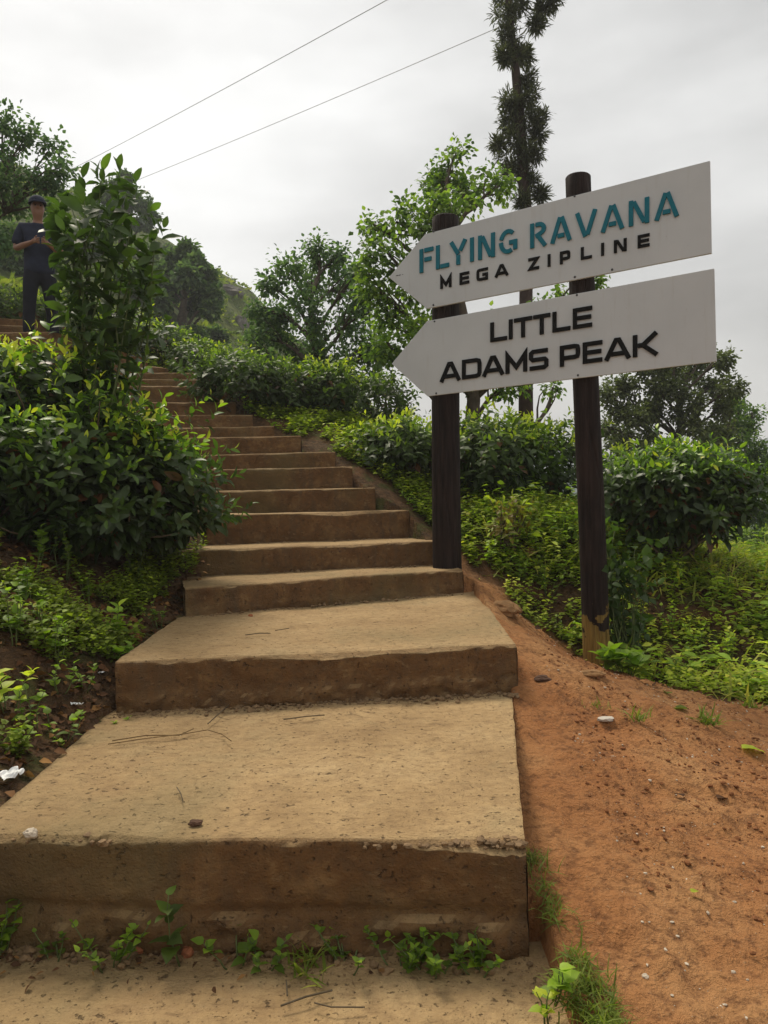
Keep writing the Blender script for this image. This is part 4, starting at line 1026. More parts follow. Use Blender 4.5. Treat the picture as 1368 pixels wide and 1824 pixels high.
cover('ground_cover', 'bright green leafy ground cover on the slope right of the signpost', x, y, .042, .17, 7, .62)
x, y = scatter(3600, .9, 7, 3.5, 12, lambda x, y: (y > yb(x) + .25) & right_of_stairs(x, y) & (fbm(x * 1.9 + 5, y * 1.9, 3) > -.05) & (np.hypot(x - 5.6, (y - 11) * .8) > 2.2) & (np.abs(x / y) < .62))
cover('tall_ground_cover', 'taller pointed leaved plants mixed into the ground cover right of the signpost', x, y, .085, .38, 8, .66, 'weed', T_TEA2)
x, y = scatter(2600, .9, 7, 3.5, 9, lambda x, y: (y > yb(x) + .1) & right_of_stairs(x, y) & (fbm(x * 2.5 + 9, y * 2.5, 3) > .0) & (np.abs(x / y) < .62))
cover('dry_grass', 'thin dry and green grass stems among the ground cover', x, y, .20, .06, 4, .75, 'grass', T_BLADE, 'grass', flatness=1.6)
x, y = scatter(16000, -3, 3, 6.5, 11, lambda x, y: right_of_stairs(x, y) & (y > 6.4) & (fbm(x * 2.4, y * 2.4, 3) > -.30))
cover('undergrowth', 'yellow green undergrowth on the earth slope above the steps', x, y, .05, .18, 6, .5)
x, y = scatter(9000, -2.9, -1.45, 3.0, 6.2, lambda x, y: (fbm(x * 3.4, y * 3.4, 3) > .0) & (x < -1.5))
cover('creeping_plants', 'small leaved creeping plants on the dark bank left of the stairs', x, y, .030, .16, 6, .32, flatness=.9)
x, y = scatter(4000, -7, -1.9, 6.6, 13, lambda x, y: (x < np.interp(y, [6.6, 8.2, 9.3, 10.4, 13], [-2.0, -2.6, -3.5, -4.3, -4])) & ~((x < -3.6) & (y > 8.3) & (y < 11.0)) | ((y > 11) & (x < -1)))
cover('bank_undergrowth', 'leafy undergrowth among the tea bushes on the upper left bank', x, y, .06, .22, 6, .45)
# grass on the small lawn
x, y = scatter(14000, 3.6, 9, 8.2, 13, lambda x, y: (np.hypot(x - 5.6, (y - 11) * .8) < 2.6) & (np.abs(x / y) < .62))
cover('grass', 'short yellowish grass of the small lawn at the right edge', x, y, .07, .02, 3, .62, 'grass', T_BLADE, 'grass', flatness=1.6)
# grass strip along the right edge of the stairs
x, y = scatter(2600, .42, .70, 1.3, 2.6, lambda x, y: (fbm(x * 9, y * 9, 2) > -.1) & (x > .44) & (x < .50 + .09 * (1 - np.abs(y - 1.95) * 1.2) + .05 * fbm(x * 20, y * 6, 2)))
cover('grass', 'strip of thin grass between the stairs and the red soil', x, y, .05, .02, 3, .30, 'grass', T_BLADE, 'grass', flatness=1.5)
# dead leaves on the bank and under the bushes
xa, ya = scatter(5200, -3, -1.42, 2.4, 6, lambda x, y: fbm(x * 3, y * 3, 2) > -.4)
xb, ybb = scatter(800, .9, 3.4, 3.2, 7.5, lambda x, y: (y > yb(x) - .3) & right_of_stairs(x, y))
x = np.concatenate([xa, xb]); y = np.concatenate([ya, ybb])
lv = Leaves(T_OVATE2); z = ground(x, y) + .012; an = rng.random(len(x)) * 6.28
lv.add(np.stack([x, y, z], -1), np.stack([np.cos(an), np.sin(an), rng.normal(0, .2, len(x))], -1), np.array([0, 0, 1.]) + rng.normal(0, .45, (len(x), 3)), rng.uniform(.02, .055, len(x)), 1.0, rng.random(len(x)) ** 1.5)
xl = rng.uniform(-1.3, .4, 90); yl = 2.36 - np.abs(rng.normal(0, .07, 90)) - .02; an = rng.random(90) * 6.28
lv.add(np.stack([xl, yl, np.full(90, .012)], -1), np.stack([np.cos(an), np.sin(an), rng.normal(0, .15, 90)], -1), np.array([0, 0, 1.]) + rng.normal(0, .4, (90, 3)), rng.uniform(.012, .032, 90), rng.uniform(.3, 1, 90), rng.random(90))
tag(lv.build('leaf_litter', M['dead']), 'brown dead leaf litter on the bank and under the bushes', 'leaf litter', kind='stuff')

# crumbs and gravel on the bare soil and along the broken step edges
def pebbles(name, label, x, y, z, s, mat, kind='stuff'):
    bm = bmesh.new(); bmesh.ops.create_icosphere(bm, subdivisions=1, radius=1); tv = np.array([v.co[:] for v in bm.verts]); tf = np.array([[v.index for v in f.verts] for f in bm.faces]); bm.free()
    n = len(x); V = tv[None] * (1 + rng.normal(0, .18, (n, len(tv), 1))) * (s[:, None] * rng.uniform(.6, 1.3, (n, 3)) * np.array([1, 1, .65]))[:, None, :] + np.stack([x, y, z], -1)[:, None, :]
    Fc = (tf[None] + (np.arange(n) * len(tv))[:, None, None]).reshape(-1, 3)
    me = bpy.data.meshes.new(name); me.from_pydata(V.reshape(-1, 3).tolist(), [], Fc.tolist()); me.update()
    return tag(link(name, me, mat), label, 'gravel', kind=kind)
x, y = scatter(20000, .45, 3.2, 1.2, 6.2, lambda x, y: right_of_stairs(x, y) & (y < yb(x) + .2) & (fbm(x * 4, y * 4, 3) > -.1))
M['crumb'] = simple('soil_crumb', (.20, .085, .036), .95, .1, .5, 30)
pebbles('soil_crumbs', 'reddish crumbs of earth and grit on the bare soil', x, y, ground(x, y) + .002, (.0018 + .011 * rng.random(len(x)) ** 6), M['crumb'])
x, y = scatter(4200, .45, 3.2, 1.2, 6.2, lambda x, y: right_of_stairs(x, y) & (y < yb(x) + .1))
pebbles('gravel', 'scattered pale grit and small stones on the red soil', x, y, ground(x, y) + .002, .0013 + .0065 * rng.random(len(x)) ** 7, M['palestone'])
# grit along the feet of the lower risers and the broken edge of the lowest tread
gx_, gy_, gz_ = [], [], []
for i, nn in ((1, 260), (2, 700), (3, 220), (4, 90), (5, 60)):
    l, r, z = EDGES[i]; u = rng.random(nn); zb = EDGES[i - 1][2]
    off = np.abs(rng.normal(0, .05, nn)) + .005
    gx_ += list(l.x + (r.x - l.x) * u); gy_ += list(l.y + (r.y - l.y) * u - off); gz_ += [zb + .003] * nn
gs = .003 + .016 * rng.random(len(gx_)) ** 3
pebbles('grit', 'grit and crumbled concrete along the feet of the risers', np.array(gx_), np.array(gy_), np.array(gz_), gs, M['stone'])
l, r, z = EDGES[1]; nn = 260; u = np.where(rng.random(nn) < .7, rng.uniform(.72, 1, nn), rng.uniform(0, .36, nn))
pebbles('exposed_aggregate', 'stones exposed along the broken front edge of the lowest high step', l.x + (r.x - l.x) * u, l.y + (r.y - l.y) * u + rng.uniform(.0, .10, nn), z - .012 - rng.random(nn) * .012, .006 + .013 * rng.random(nn) ** 2, M['stone'])

# ------------------------------------------------------------------ single plants
def on_ground(px, py, guess=.3):
    d = ray(px, py); d = d / d.y
    ys = np.linspace(1.6, 14, 1600); zs = 1.45 + d.z * ys
    h = ground(d.x * ys, ys); k = int(np.argmax(h > zs))
    return Vector((d.x * ys[k], ys[k], h[k]))
# weeds along the foot of the lowest riser
W = [(28, 1668, .20, 12, .055, 2, .62, 'leafy weed at the foot of the lowest riser, at the left edge'),
     (112, 1690, .10, 7, .035, 2, .45, 'small thin weed second from the left below the lowest riser'),
     (212, 1690, .12, 12, .042, 3, .6, 'low weed with a yellowing tip below the lowest riser, left of the tall thin weed'),
     (345, 1672, .24, 9, .070, 1, .22, 'tall thin weed with dark pointed leaves against the lowest riser'),
     (425, 1706, .11, 6, .065, 2, .42, 'weed with two upright broad leaves just right of the tall thin weed'),
     (478, 1690, .10, 6, .045, 2, .45, 'small weed between the broad leaved weed and the grassy one'),
     (622, 1700, .10, 9, .04, 3, .5, 'low weed below the middle of the lowest riser'),
     (712, 1700, .11, 18, .042, 4, .5, 'dense low weed left of the dark stain on the lowest riser'),
     (775, 1718, .10, 18, .042, 4, .5, 'dense low weed under the dark stain on the lowest riser'),
     (842, 1695, .11, 14, .042, 3, .52, 'dense low weed nearest the right end of the lowest riser'),
     (858, 1728, .06, 4, .035, 1, .85, 'tiny yellowing sprig in front of the dense weeds')]
for (x, y, h, n, lf, st, ti, lab) in W:
    q = Pz(x, y, .004); fr = EDGES[1]; q.y = min(q.y, fr[0].y + (fr[1].y - fr[0].y) * (q.x - fr[0].x) / (fr[1].x - fr[0].x) - .075)
    weed(lab, q, h * (1.0 if st == 1 else .85), int(n * 2.6) if st > 1 else max(4, int(n * .75)), lf * (.95 if st == 1 else .82), 'weed', T_OVATE, stems=st if st == 1 else int(st * 2.2), tint=ti - .12, spread=.15, group='weeds along the foot of the lowest riser')
def tuft(label, base, n, ln, tint=.5, sp=.04, name='grass_tuft', group=None):
    base = Vector(base); lv = Leaves(T_BLADE); an = rng.random(n) * 6.28; el = rng.uniform(.5, 1.4, n)
    p = np.array(base) + np.stack([rng.normal(0, sp, n), rng.normal(0, sp, n), np.zeros(n) - .004], -1)
    lv.add(p, np.stack([np.cos(an) * np.cos(el), np.sin(an) * np.cos(el), np.sin(el)], -1), np.array([0, 0, 1.]) + rng.normal(0, .3, (n, 3)), ln * rng.uniform(.5, 1.2, n), 1.2, np.clip(rng.normal(tint, .15, n), 0, 1))
    return tag(lv.build(name, M['grass']), label, 'grass tuft', group)
q = Pz(545, 1725, .004); tuft('flat splayed grass tuft at the foot of the lowest riser', q, 40, .10, .45, .03)
G = 'grass tufts on the red soil'
for x, y, n, ln, lab in ((1060, 1258, 30, .05, 'tiny grass tuft on the red soil, left of the pale stone'), (1136, 1282, 44, .08, 'grass tuft on the red soil, right of the pale stone'), (1258, 1288, 60, .10, 'grass tuft beside a wilted leaf on the red soil'), (1335, 1260, 50, .09, 'grass tuft on the red soil at the right edge')):
    tuft(lab, on_ground(x, y, .1), n, ln, .42, .03, group=G)
# right edge of the stairs
q = on_ground(985, 1775, 0.0); weed('large leaved bright weed in the grass at the bottom beside the stairs', q, .09, 6, .065, 'weed', T_OVATE, stems=2, tint=.62, spread=.05)
q = on_ground(975, 1815, 0.0); weed('small yellow green sprig in the grass at the bottom beside the stairs', q, .07, 8, .04, 'weed', T_OVATE2, stems=2, tint=.9, spread=.04)
# left bank
LB = 'plants on the left bank'
for x, y, h, n, lf, st, ti, T, lab in ((205, 1150, .26, 14, .095, 2, .62, T_OVATE, 'bright green weed with broad ribbed leaves on the left bank by the stairs'),
        (222, 1185, .14, 8, .08, 2, .5, T_OVATE, 'low broad leaved weed just below the bright ribbed one'),
        (100, 1185, .28, 26, .055, 4, .6, T_OVATE, 'bushy light green weed in the middle of the left bank'),
        (105, 1235, .16, 12, .05, 3, .62, T_OVATE, 'small light green weed below the bushy one on the left bank'),
        (285, 1120, .20, 16, .045, 4, .5, T_OVATE, 'feathery weed in the dark corner beside the third riser'),
        (270, 1070, .18, 14, .04, 3, .45, T_OVATE, 'weed in the dark hollow under the large tea bush'),
        (15, 1265, .24, 16, .075, 3, .88, T_OVATE, 'yellow green weed at the left edge of the bank'),
        (60, 1300, .22, 14, .06, 3, .52, T_OVATE, 'dull green weed at the left edge close to the stairs'),
        (110, 1320, .12, 10, .055, 3, .5, T_OVATE, 'low dull weed touching the edge of the lowest high step'),
        (25, 1340, .12, 12, .045, 3, .55, T_OVATE, 'small weed beside the crumpled plastic scrap'),
        (40, 1080, .26, 16, .075, 3, .42, T_OVATE, 'dark leafy plant under the tea bushes at the left edge'),
        (75, 1120, .20, 16, .045, 4, .55, T_OVATE, 'small leaved plant high on the left bank'),
        (160, 1075, .22, 18, .04, 4, .5, T_OVATE, 'wiry small leaved plant under the large tea bush'),
        (60, 1020, .34, 22, .07, 3, .35, T_OVATE, 'tall dark weed under the tea bush at the far left'), (120, 1035, .36, 26, .05, 4, .4, T_OVATE, 'tall small leaved weed under the middle of the large tea bush'), (300, 1010, .30, 18, .07, 3, .3, T_OVATE, 'dark weed hanging beside the fourth riser under the bush tip'), (235, 1040, .30, 22, .05, 4, .35, T_OVATE, 'dark fine leaved weed in the hollow left of the third step'), (25, 1150, .28, 20, .06, 4, .42, T_OVATE, 'mid green weed at the left edge halfway up the bank'), (150, 1230, .14, 14, .045, 3, .5, T_OVATE, 'low weed beside the torn white scrap'),
        (190, 1295, .04, 8, .03, 2, .7, T_OVATE, 'tiny bright seedling at the edge of the lowest high step'),
        (125, 1330, .05, 8, .035, 2, .7, T_OVATE, 'bright seedling at the broken left edge of the step')):
    q = on_ground(x, y, .5); weed(lab, q, h, n, lf, 'weed', T, stems=st, tint=ti, spread=.12, group=LB)
# right of the stairs
q = P(905, 1000, 6.75); q.z = g1(q.x, q.y)
rs = thing('russet_shrub', 'shrub with yellow and russet leaf tips between the two sign posts', 'shrub', q)
lv = Leaves(T_TEA); mb = MB()
for k in range(26):
    a_ = random.random() * 6.28; e = q + Vector((math.cos(a_) * random.uniform(.05, .32), math.sin(a_) * random.uniform(.05, .25), random.uniform(.22, .58)))
    pts = bent(q + Vector((random.uniform(-.06, .06), 0, -.03)), e, 4, .1, k); mb.tube(pts, [.006, .005, .004, .003, .002], 5)
    dv = unit(np.array([pts[4] - pts[2]]) + rng.normal(0, .1, (1, 3))); shoots(lv, np.array([pts[3]]), dv, 8, .12, .085, .35, .35, .95, .7)
mb.build('stems', M['twig'], rs, smooth=True); lv.build('foliage', M['russet'], rs)
q = P(1118, 1180, 5.75); q.z = g1(q.x, q.y)
rs = thing('leafy_shrub', 'upright shrub with dull grey green leaves leaning against the right sign post', 'shrub', q)
lv = Leaves(T_OVATE); mb = MB()
for k in range(30):
    e = P(random.gauss(1115, 32), random.uniform(945, 1120), 5.8 + random.uniform(-.15, .2))
    pts = bent(q + Vector((random.uniform(-.08, .08), random.uniform(-.05, .05), -.03)), e, 5, .08, k); mb.tube(pts, [.007, .006, .005, .004, .003, .002], 5)
    for j in (3, 4, 5):
        dv = unit(np.array([pts[j] - pts[j - 1]]) + rng.normal(0, .35, (1, 3))); shoots(lv, np.array([pts[j]]), dv, 4, .10, .085, .3 * (e.z > 1.0), .30, .9, .8)
mb.build('stems', M['greenstem'], rs, smooth=True); lv.build('foliage', M['shrub'], rs)
q = on_ground(1120, 1200, .1); weed('clump of cut bright leaves lying at the foot of the right sign post', q, .14, 34, .13, 'weed', T_OVATE, stems=7, tint=.5, spread=.22, pitch=-.6, name='leaf_clump', cat='leaf clump', young=.1)
RW = 'weeds on the slope right of the stairs'
for x, y, h, n, lf, st, ti, lab in ((1010, 1140, .22, 22, .035, 6, .45, 'fine leaved weed at the left of the right sign post foot'), (870, 1005, .20, 12, .06, 3, .65, 'bright weed at the right of the left sign post foot'), (930, 1040, .22, 20, .045, 5, .55, 'weed on the slope between the posts, above the half buried stone'),
        (975, 1060, .24, 22, .045, 5, .5, 'weed on the slope just left of the right sign post'), (1000, 960, .30, 22, .05, 5, .6, 'bright tall weed behind the right sign post on its left side'), (650, 830, .24, 12, .07, 3, .65, 'leafy weed beside the middle steps, left of the left post'), (590, 790, .16, 10, .06, 3, .7, 'bright weed beside the steps under the rounded tea bush'),
        (490, 775, .18, 10, .06, 3, .75, 'bright weed at the right end of an upper step'), (435, 735, .20, 8, .09, 2, .75, 'lime broad leaved weed by the upper steps'), (700, 860, .22, 14, .07, 3, .5, 'leafy weed between the steps and the left post'), (740, 900, .16, 12, .05, 3, .55, 'low weed right beside the left post above the steps'),
        (1190, 1130, .24, 26, .05, 6, .72, 'bright weed right of the leafy shrub'), (1240, 1160, .24, 26, .05, 6, .75, 'bright weed in the middle of the right slope'), (1300, 1180, .24, 26, .05, 6, .75, 'bright weed on the lower right slope'), (1190, 1060, .30, 26, .06, 6, .72, 'tall bright weed under the mushroom shaped tea bush'), (1290, 1070, .32, 26, .055, 6, .6, 'tall weed on the slope below the small lawn')):
    q = on_ground(x, y, .5 if y > 900 else 1.6) if y > 920 else P(x, y, {650: 8.0, 590: 8.8, 490: 8.9, 435: 9.3, 700: 7.7, 740: 7.3}[x])
    if y <= 920: q.z = g1(q.x, q.y)
    weed(lab, q, h, n, lf, 'weed', T_OVATE, stems=st, tint=ti, spread=.16, group=RW)

# ------------------------------------------------------------------ stones, scraps, fallen leaves, twigs
def stone(label, px, py, guess, s, mat, seed, z=None, name='stone', cat='stone', rot=0.0, amp=.25):
    q = Pz(px, py, z) if z is not None else on_ground(px, py, guess)
    return rock(name, label, cat, q + Vector((0, 0, s[2] * .02)), s, mat, seed, 3, amp, rot)
M['redstone'] = simple('red_brick_bit', (.30, .11, .05), .9, .2, .3, 30, .4); M['darkstone'] = simple('dark_stone', (.10, .055, .035), .9, .2, .4, 30, .4); M['earthstone'] = simple('earth_stone', (.27, .15, .065), .9, .2, .4, 14, .5)
stone('angular half buried stone on the red soil beside the third step', 897, 1085, .55, (.075, .16, .06), M['earthstone'], 3, rot=.5)
stone('dark round stone on the red soil by the second step', 965, 1210, .2, (.045, .038, .022), M['darkstone'], 4)
stone('flat pale stone on the red soil between two grass tufts', 1080, 1283, .1, (.042, .026, .012), simple('white_stone', (.50, .45, .38), .7, .3, .15, 30), 5)
stone('flat earthy stone at the foot of the right sign post', 1055, 1200, .1, (.075, .05, .02), M['earthstone'], 6)
stone('grey brown stone among the weeds between the posts', 945, 985, .8, (.055, .05, .05), M['earthstone'], 7)
stone('reddish brick bit on the bottom slab below the tall thin weed', 336, 1694, 0, (.020, .026, .024), M['redstone'], 8, .002)
stone('small reddish brick bit on the bottom slab left of the larger one', 247, 1692, 0, (.022, .012, .012), M['redstone'], 9, .002)
stone('reddish stone in the leaf litter by the feathery weed', 243, 1138, .6, (.035, .03, .035), M['redstone'], 10)
stone('pale pebble set in the broken left edge of the lowest high step', 55, 1485, .37, (.022, .018, .016), M['palestone'], 11, .365, name='pebble', cat='pebble')
stone('small dark pebble on the front edge of the lowest high step', 348, 1466, .36, (.022, .016, .011), M['darkstone'], 12, .364, name='pebble', cat='pebble')
stone('pebble at the foot of the third riser', 446, 1097, .62, (.018, .014, .012), M['redstone'], 13, .624, name='pebble', cat='pebble')
stone('round pale pebble on the red soil at the bottom right', 1149, 1742, 0, (.010, .010, .008), M['palestone'], 14, name='pebble', cat='pebble')
def scrap(label, px, py, guess, s, seed):
    q = on_ground(px, py, guess); bm = bmesh.new(); bmesh.ops.create_grid(bm, x_segments=10, y_segments=10, size=.5)
    for v in bm.verts:
        k = 1 + .35 * mnoise.noise(v.co * 3 + Vector((seed, 0, 0))); v.co.x *= s[0] * k; v.co.y *= s[1] * k
        v.co.z = .25 * max(s) * mnoise.noise(v.co * (4 / max(s)) + Vector((seed, 3, 0))) + .2 * max(s)
    g = bmesh.ops.solidify(bm, geom=bm.faces[:], thickness=.0015)
    me = bpy.data.meshes.new('plastic_scrap'); bm.to_mesh(me); bm.free()
    o = link('plastic_scrap', me, M['scrap']); o.location = q + Vector((0, 0, .012)); o.rotation_euler = (.35, .1, seed * 1.3)
    return tag(o, label, 'litter', 'plastic scraps on the left bank')
scrap('crumpled white plastic scrap at the left edge beside the lowest high step', 14, 1392, .45, (.10, .05), 1)
scrap('torn white scrap lying in the dead leaves of the left bank', 136, 1262, .5, (.05, .04), 2)
scrap('small white scrap at the left corner of the second step', 181, 1205, .55, (.035, .03), 3)
def fallen(label, px, py, guess, ln, tint, mat='dead', z=None, seed=0):
    q = Pz(px, py, z) if z is not None else on_ground(px, py, guess)
    lv = Leaves(T_OVATE); an = seed * 1.7
    lv.add([tuple(q + Vector((0, 0, .014)))], [[math.cos(an), math.sin(an), .1]], [[.2, .1, 1]], ln, .9, tint)
    return tag(lv.build('fallen_leaf', M[mat]), label, 'leaf')
fallen('small pale green fallen leaf on the red soil at the lower right', 1232, 1598, 0, .035, .7, 'cover', seed=.3)
fallen('light green fallen leaf on the red soil near the right edge', 1322, 1338, .1, .11, .75, 'cover', seed=0)
fallen('wilted grey green leaf beside a grass tuft on the red soil', 1225, 1268, .1, .13, .15, 'cover', seed=1.6)
fallen('dull green fallen leaf between the shrub and the wilted leaf', 1190, 1240, .1, .08, .2, 'cover', seed=.8)
fallen('dark fallen leaf on the red soil under the right slope', 1278, 1428, .05, .06, .1, seed=.2)
fallen('dark purple fallen leaf on the red soil, mid right', 1218, 1425, .05, .055, .05, seed=1.2)
fallen('orange fallen leaf at the foot of the tall thin weed', 360, 1664, 0, .04, 1.0, z=.06, seed=1.0)
def twigline(label, pts, r, z, mat='dry', name='twig', cat='twig'):
    mb = MB(); mb.tube([Pz(x, y, z) + Vector((0, 0, r + .004 + .004 * (i % 2))) for i, (x, y) in enumerate(pts)], r, 5)
    return tag(mb.build(name, M[mat], smooth=True), label, cat)
twigline('long dry straw on the lowest high step, upper of a crossed pair', [(200, 1322), (260, 1314), (320, 1312), (345, 1302)], .0028, .375, name='straw', cat='straw')
twigline('dry straw on the lowest high step, lower of a crossed pair', [(192, 1328), (255, 1320), (325, 1310), (370, 1304), (395, 1310), (412, 1324)], .0025, .375, name='straw', cat='straw')
twigline('short dark twig below the second riser', [(370, 1292), (390, 1275), (408, 1258)], .003, .372, 'twig')
twigline('thin dark twig at the right of the crossed straws', [(505, 1284), (545, 1280), (578, 1276)], .003, .372, 'twig')
twigline('thin curved twig in the middle of the lowest high step', [(315, 1405), (322, 1418), (326, 1430)], .002, .372, 'twig')
twigline('dark twig at the left on the second step', [(437, 1133), (462, 1131), (482, 1130)], .003, .632, 'twig')
twigline('dark twig on the second step, right of the other one', [(490, 1125), (515, 1122)], .0025, .632, 'twig')
twigline('forked dry twig on the bottom slab', [(500, 1796), (545, 1782), (592, 1768)], .003, .012, 'twig')
twigline('short dry twig on the bottom slab beside the forked one', [(510, 1750), (512, 1780)], .0025, .012, 'twig')
twigline('thin dry twig on the bottom slab, right of the forked one', [(560, 1790), (590, 1800), (650, 1798)], .0022, .012, 'twig')

# ------------------------------------------------------------------ person on the upper path
pq = P(74, 600, 9.25); pq.z = 3.43
man = thing('person', 'person in navy shirt, dark trousers and dark cap standing on the upper path, hands together', 'person', pq)
M['skin'] = simple('skin', (.24, .12, .075), .55, .4, .1, 20); M['navy'] = simple('navy_cloth', (.022, .026, .045), .9, .2, .25, 14, .2); M['trouser'] = simple('dark_trousers', (.014, .015, .022), .9, .2, .25, 14, .2); M['shoe'] = simple('dark_shoe', (.02, .014, .012), .5, .4, .2, 20)
def skin_obj(name, nodes, edges, mat, sub=2, parent=man):
    bm = bmesh.new(); lay = bm.verts.layers.skin.verify(); vs = {}
    for i, (k, (co, r)) in enumerate(nodes.items()):
        v = bm.verts.new(co); v[lay].radius = r if isinstance(r, tuple) else (r, r); v[lay].use_root = (i == 0); vs[k] = v
    for a, b in edges: bm.edges.new((vs[a], vs[b]))
    me = bpy.data.meshes.new(name); bm.to_mesh(me); bm.free()
    o = bpy.data.objects.new(name, me); C.objects.link(o); me.materials.append(mat)
    sk = o.modifiers.new('skin', 'SKIN'); sk.use_smooth_shade = True
    sb = o.modifiers.new('subd', 'SUBSURF'); sb.levels = sb.render_levels = sub
    o.parent = parent; return o
nodes = {'pel': ((0, 0, .95), (.15, .10)), 'waist': ((0, 0, 1.12), (.14, .095)), 'chest': ((0, .01, 1.34), (.16, .105)), 'nb': ((0, .015, 1.48), (.075, .065)), 'neck': ((0, .0, 1.54), (.058, .06)), 'jaw': ((0, -.03, 1.595), (.066, .08)), 'face': ((0, -.02, 1.685), (.078, .097)), 'crown': ((0, .0, 1.77), (.066, .08)), 'nose': ((0, -.135, 1.672), .012)}
edges = [('pel', 'waist'), ('waist', 'chest'), ('chest', 'nb'), ('nb', 'neck'), ('neck', 'jaw'), ('jaw', 'face'), ('face', 'crown'), ('face', 'nose')]
for s, t in ((-1, 'l'), (1, 'r')):
    nodes.update({'sh' + t: ((s * .18, .015, 1.43), .06), 'el' + t: ((s * .265, .03, 1.15), .043), 'fo' + t: ((s * .19, -.12, 1.155), .040), 'wr' + t: ((s * .10, -.235, 1.17), .028), 'ha' + t: ((s * .06, -.29, 1.18), (.018, .034)),
                  'hip' + t: ((s * .095, 0, .90), .088), 'kn' + t: ((s * .125, -.01, .50), .056), 'an' + t: ((s * .15, .03, .09), .036), 'toe' + t: ((s * .165, -.10, .035), .032)})
    edges += [('chest', 'sh' + t), ('sh' + t, 'el' + t), ('el' + t, 'fo' + t), ('fo' + t, 'wr' + t), ('wr' + t, 'ha' + t), ('pel', 'hip' + t), ('hip' + t, 'kn' + t), ('kn' + t, 'an' + t), ('an' + t, 'toe' + t)]
    for k in range(4):
        nodes['f%d' % k + t] = ((s * (.035 - .004 * k), -.335 + .006 * k, 1.205 - .018 * k), .0095); nodes['g%d' % k + t] = ((s * .008, -.350 + .008 * k, 1.203 - .018 * k), .008)
        edges += [('ha' + t, 'f%d' % k + t), ('f%d' % k + t, 'g%d' % k + t)]
    nodes['th' + t] = ((s * .06, -.285, 1.225), .010); nodes['tt' + t] = ((s * .035, -.315, 1.24), .009); edges += [('ha' + t, 'th' + t), ('th' + t, 'tt' + t)]
    nodes['ear' + t] = ((s * .083, .0, 1.68), .014); edges += [('face', 'ear' + t)]
skin_obj('body', nodes, edges, M['skin'])
nodes = {'hem': ((0, .0, .80), (.205, .15)), 'hip': ((0, 0, .90), (.20, .145)), 'waist': ((0, 0, 1.12), (.185, .13)), 'chest': ((0, .01, 1.32), (.195, .135)), 'nb': ((0, .015, 1.47), (.10, .085)), 'col': ((0, .005, 1.52), (.068, .07))}
edges = [('hem', 'hip'), ('hip', 'waist'), ('waist', 'chest'), ('chest', 'nb'), ('nb', 'col')]
for s, t in ((-1, 'l'), (1, 'r')):
    nodes.update({'sh' + t: ((s * .185, .015, 1.42), .083), 'sl' + t: ((s * .235, .025, 1.27), .075), 'cu' + t: ((s * .26, .03, 1.185), .072)}); edges += [('chest', 'sh' + t), ('sh' + t, 'sl' + t), ('sl' + t, 'cu' + t)]
skin_obj('shirt', nodes, edges, M['navy'])
nodes = {'wa': ((0, 0, 1.0), (.16, .115)), 'pel': ((0, 0, .90), (.175, .125))}; edges = [('wa', 'pel')]
for s, t in ((-1, 'l'), (1, 'r')):
    nodes.update({'th' + t: ((s * .105, 0, .78), .108), 'kn' + t: ((s * .125, -.01, .50), .086), 'sh' + t: ((s * .14, .02, .28), .078), 'cu' + t: ((s * .15, .03, .06), .074)}); edges += [('pel', 'th' + t), ('th' + t, 'kn' + t), ('kn' + t, 'sh' + t), ('sh' + t, 'cu' + t)]
skin_obj('trousers', nodes, edges, M['trouser'])
for s in (-1, 1):
    skin_obj('shoe', {'heel': ((s * .15, .06, .04), .045), 'mid': ((s * .155, -.03, .042), (.046, .042)), 'toe': ((s * .165, -.15, .035), (.045, .034))}, [('heel', 'mid'), ('mid', 'toe')], M['shoe'])
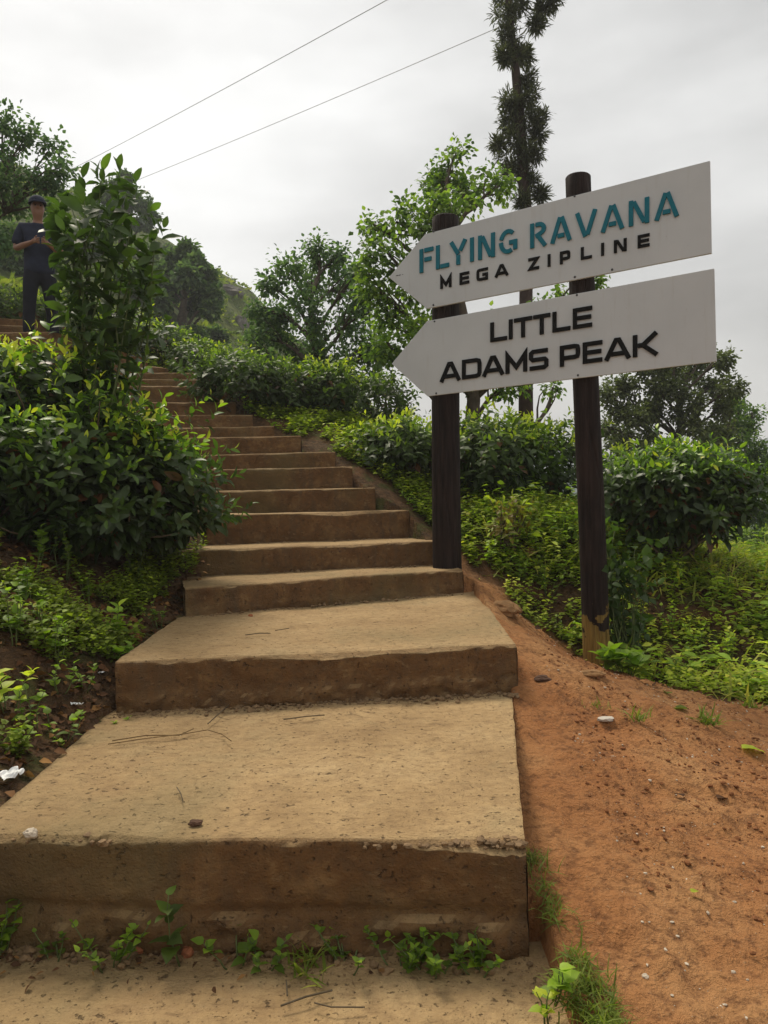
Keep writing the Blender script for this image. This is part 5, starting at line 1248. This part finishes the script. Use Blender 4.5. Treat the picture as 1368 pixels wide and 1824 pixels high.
bm = bmesh.new(); bmesh.ops.create_uvsphere(bm, u_segments=24, v_segments=14, radius=1)
bmesh.ops.delete(bm, geom=[v for v in bm.verts if v.co.z < -.12], context='VERTS')
for v in bm.verts: v.co = Vector((v.co.x * .108, v.co.y * .125 - .005, 1.735 + v.co.z * .115))
rim = [v for v in bm.verts if v.co.z < 1.727 and v.co.y < -.03]
for e in [e for e in bm.edges if e.is_boundary and all(v.co.y < -.02 for v in e.verts)]:
    a_, b__ = e.verts; c_ = bm.verts.new(a_.co + Vector((a_.co.x * .12, -.085 * min(1, -a_.co.y / .1), -.025))); d_ = bm.verts.new(b__.co + Vector((b__.co.x * .12, -.085 * min(1, -b__.co.y / .1), -.025)))
    bm.faces.new((a_, b__, d_, c_))
bmesh.ops.remove_doubles(bm, verts=bm.verts, dist=.0005); bmesh.ops.recalc_face_normals(bm, faces=bm.faces)
me = bpy.data.meshes.new('cap'); bm.to_mesh(me); bm.free(); o = bpy.data.objects.new('cap', me); C.objects.link(o); me.materials.append(M['navy']); o.parent = man
o.modifiers.new('thick', 'SOLIDIFY').thickness = .005; me.polygons.foreach_set('use_smooth', [True] * len(me.polygons))
for s in (-1, 1):
    mb = MB(); mb.tube([Vector((s * .032, -.108, 1.69)), Vector((s * .032, -.113, 1.69))], .010, 8); o = mb.build('eye', M['shoe'], None); o.parent = man
man.rotation_euler = (0, 0, math.radians(28)); man.scale = (.96, .96, .96)

# ------------------------------------------------------------------ haze
zlo = float(min(GZ.min(), -104)) - 1; zhi = 75.0
mb = MB(); mb.box((0, 0, (zlo + zhi) / 2), 1300, 1300, zhi - zlo)
hz, nth, bb_, oo = new_mat('haze_air'); nth.nodes.remove(bb_)
pv = nth.nodes.new('ShaderNodeVolumePrincipled'); pv.inputs['Color'].default_value = (.93, .95, .97, 1); pv.inputs['Density'].default_value = .0016; pv.inputs['Anisotropy'].default_value = .2
nth.links.new(pv.outputs[0], oo.inputs['Volume'])
o = mb.build('haze', hz); o['kind'] = 'stuff'; o['label'] = 'pale moist air between the stairway and the far hills'; o['category'] = 'haze'
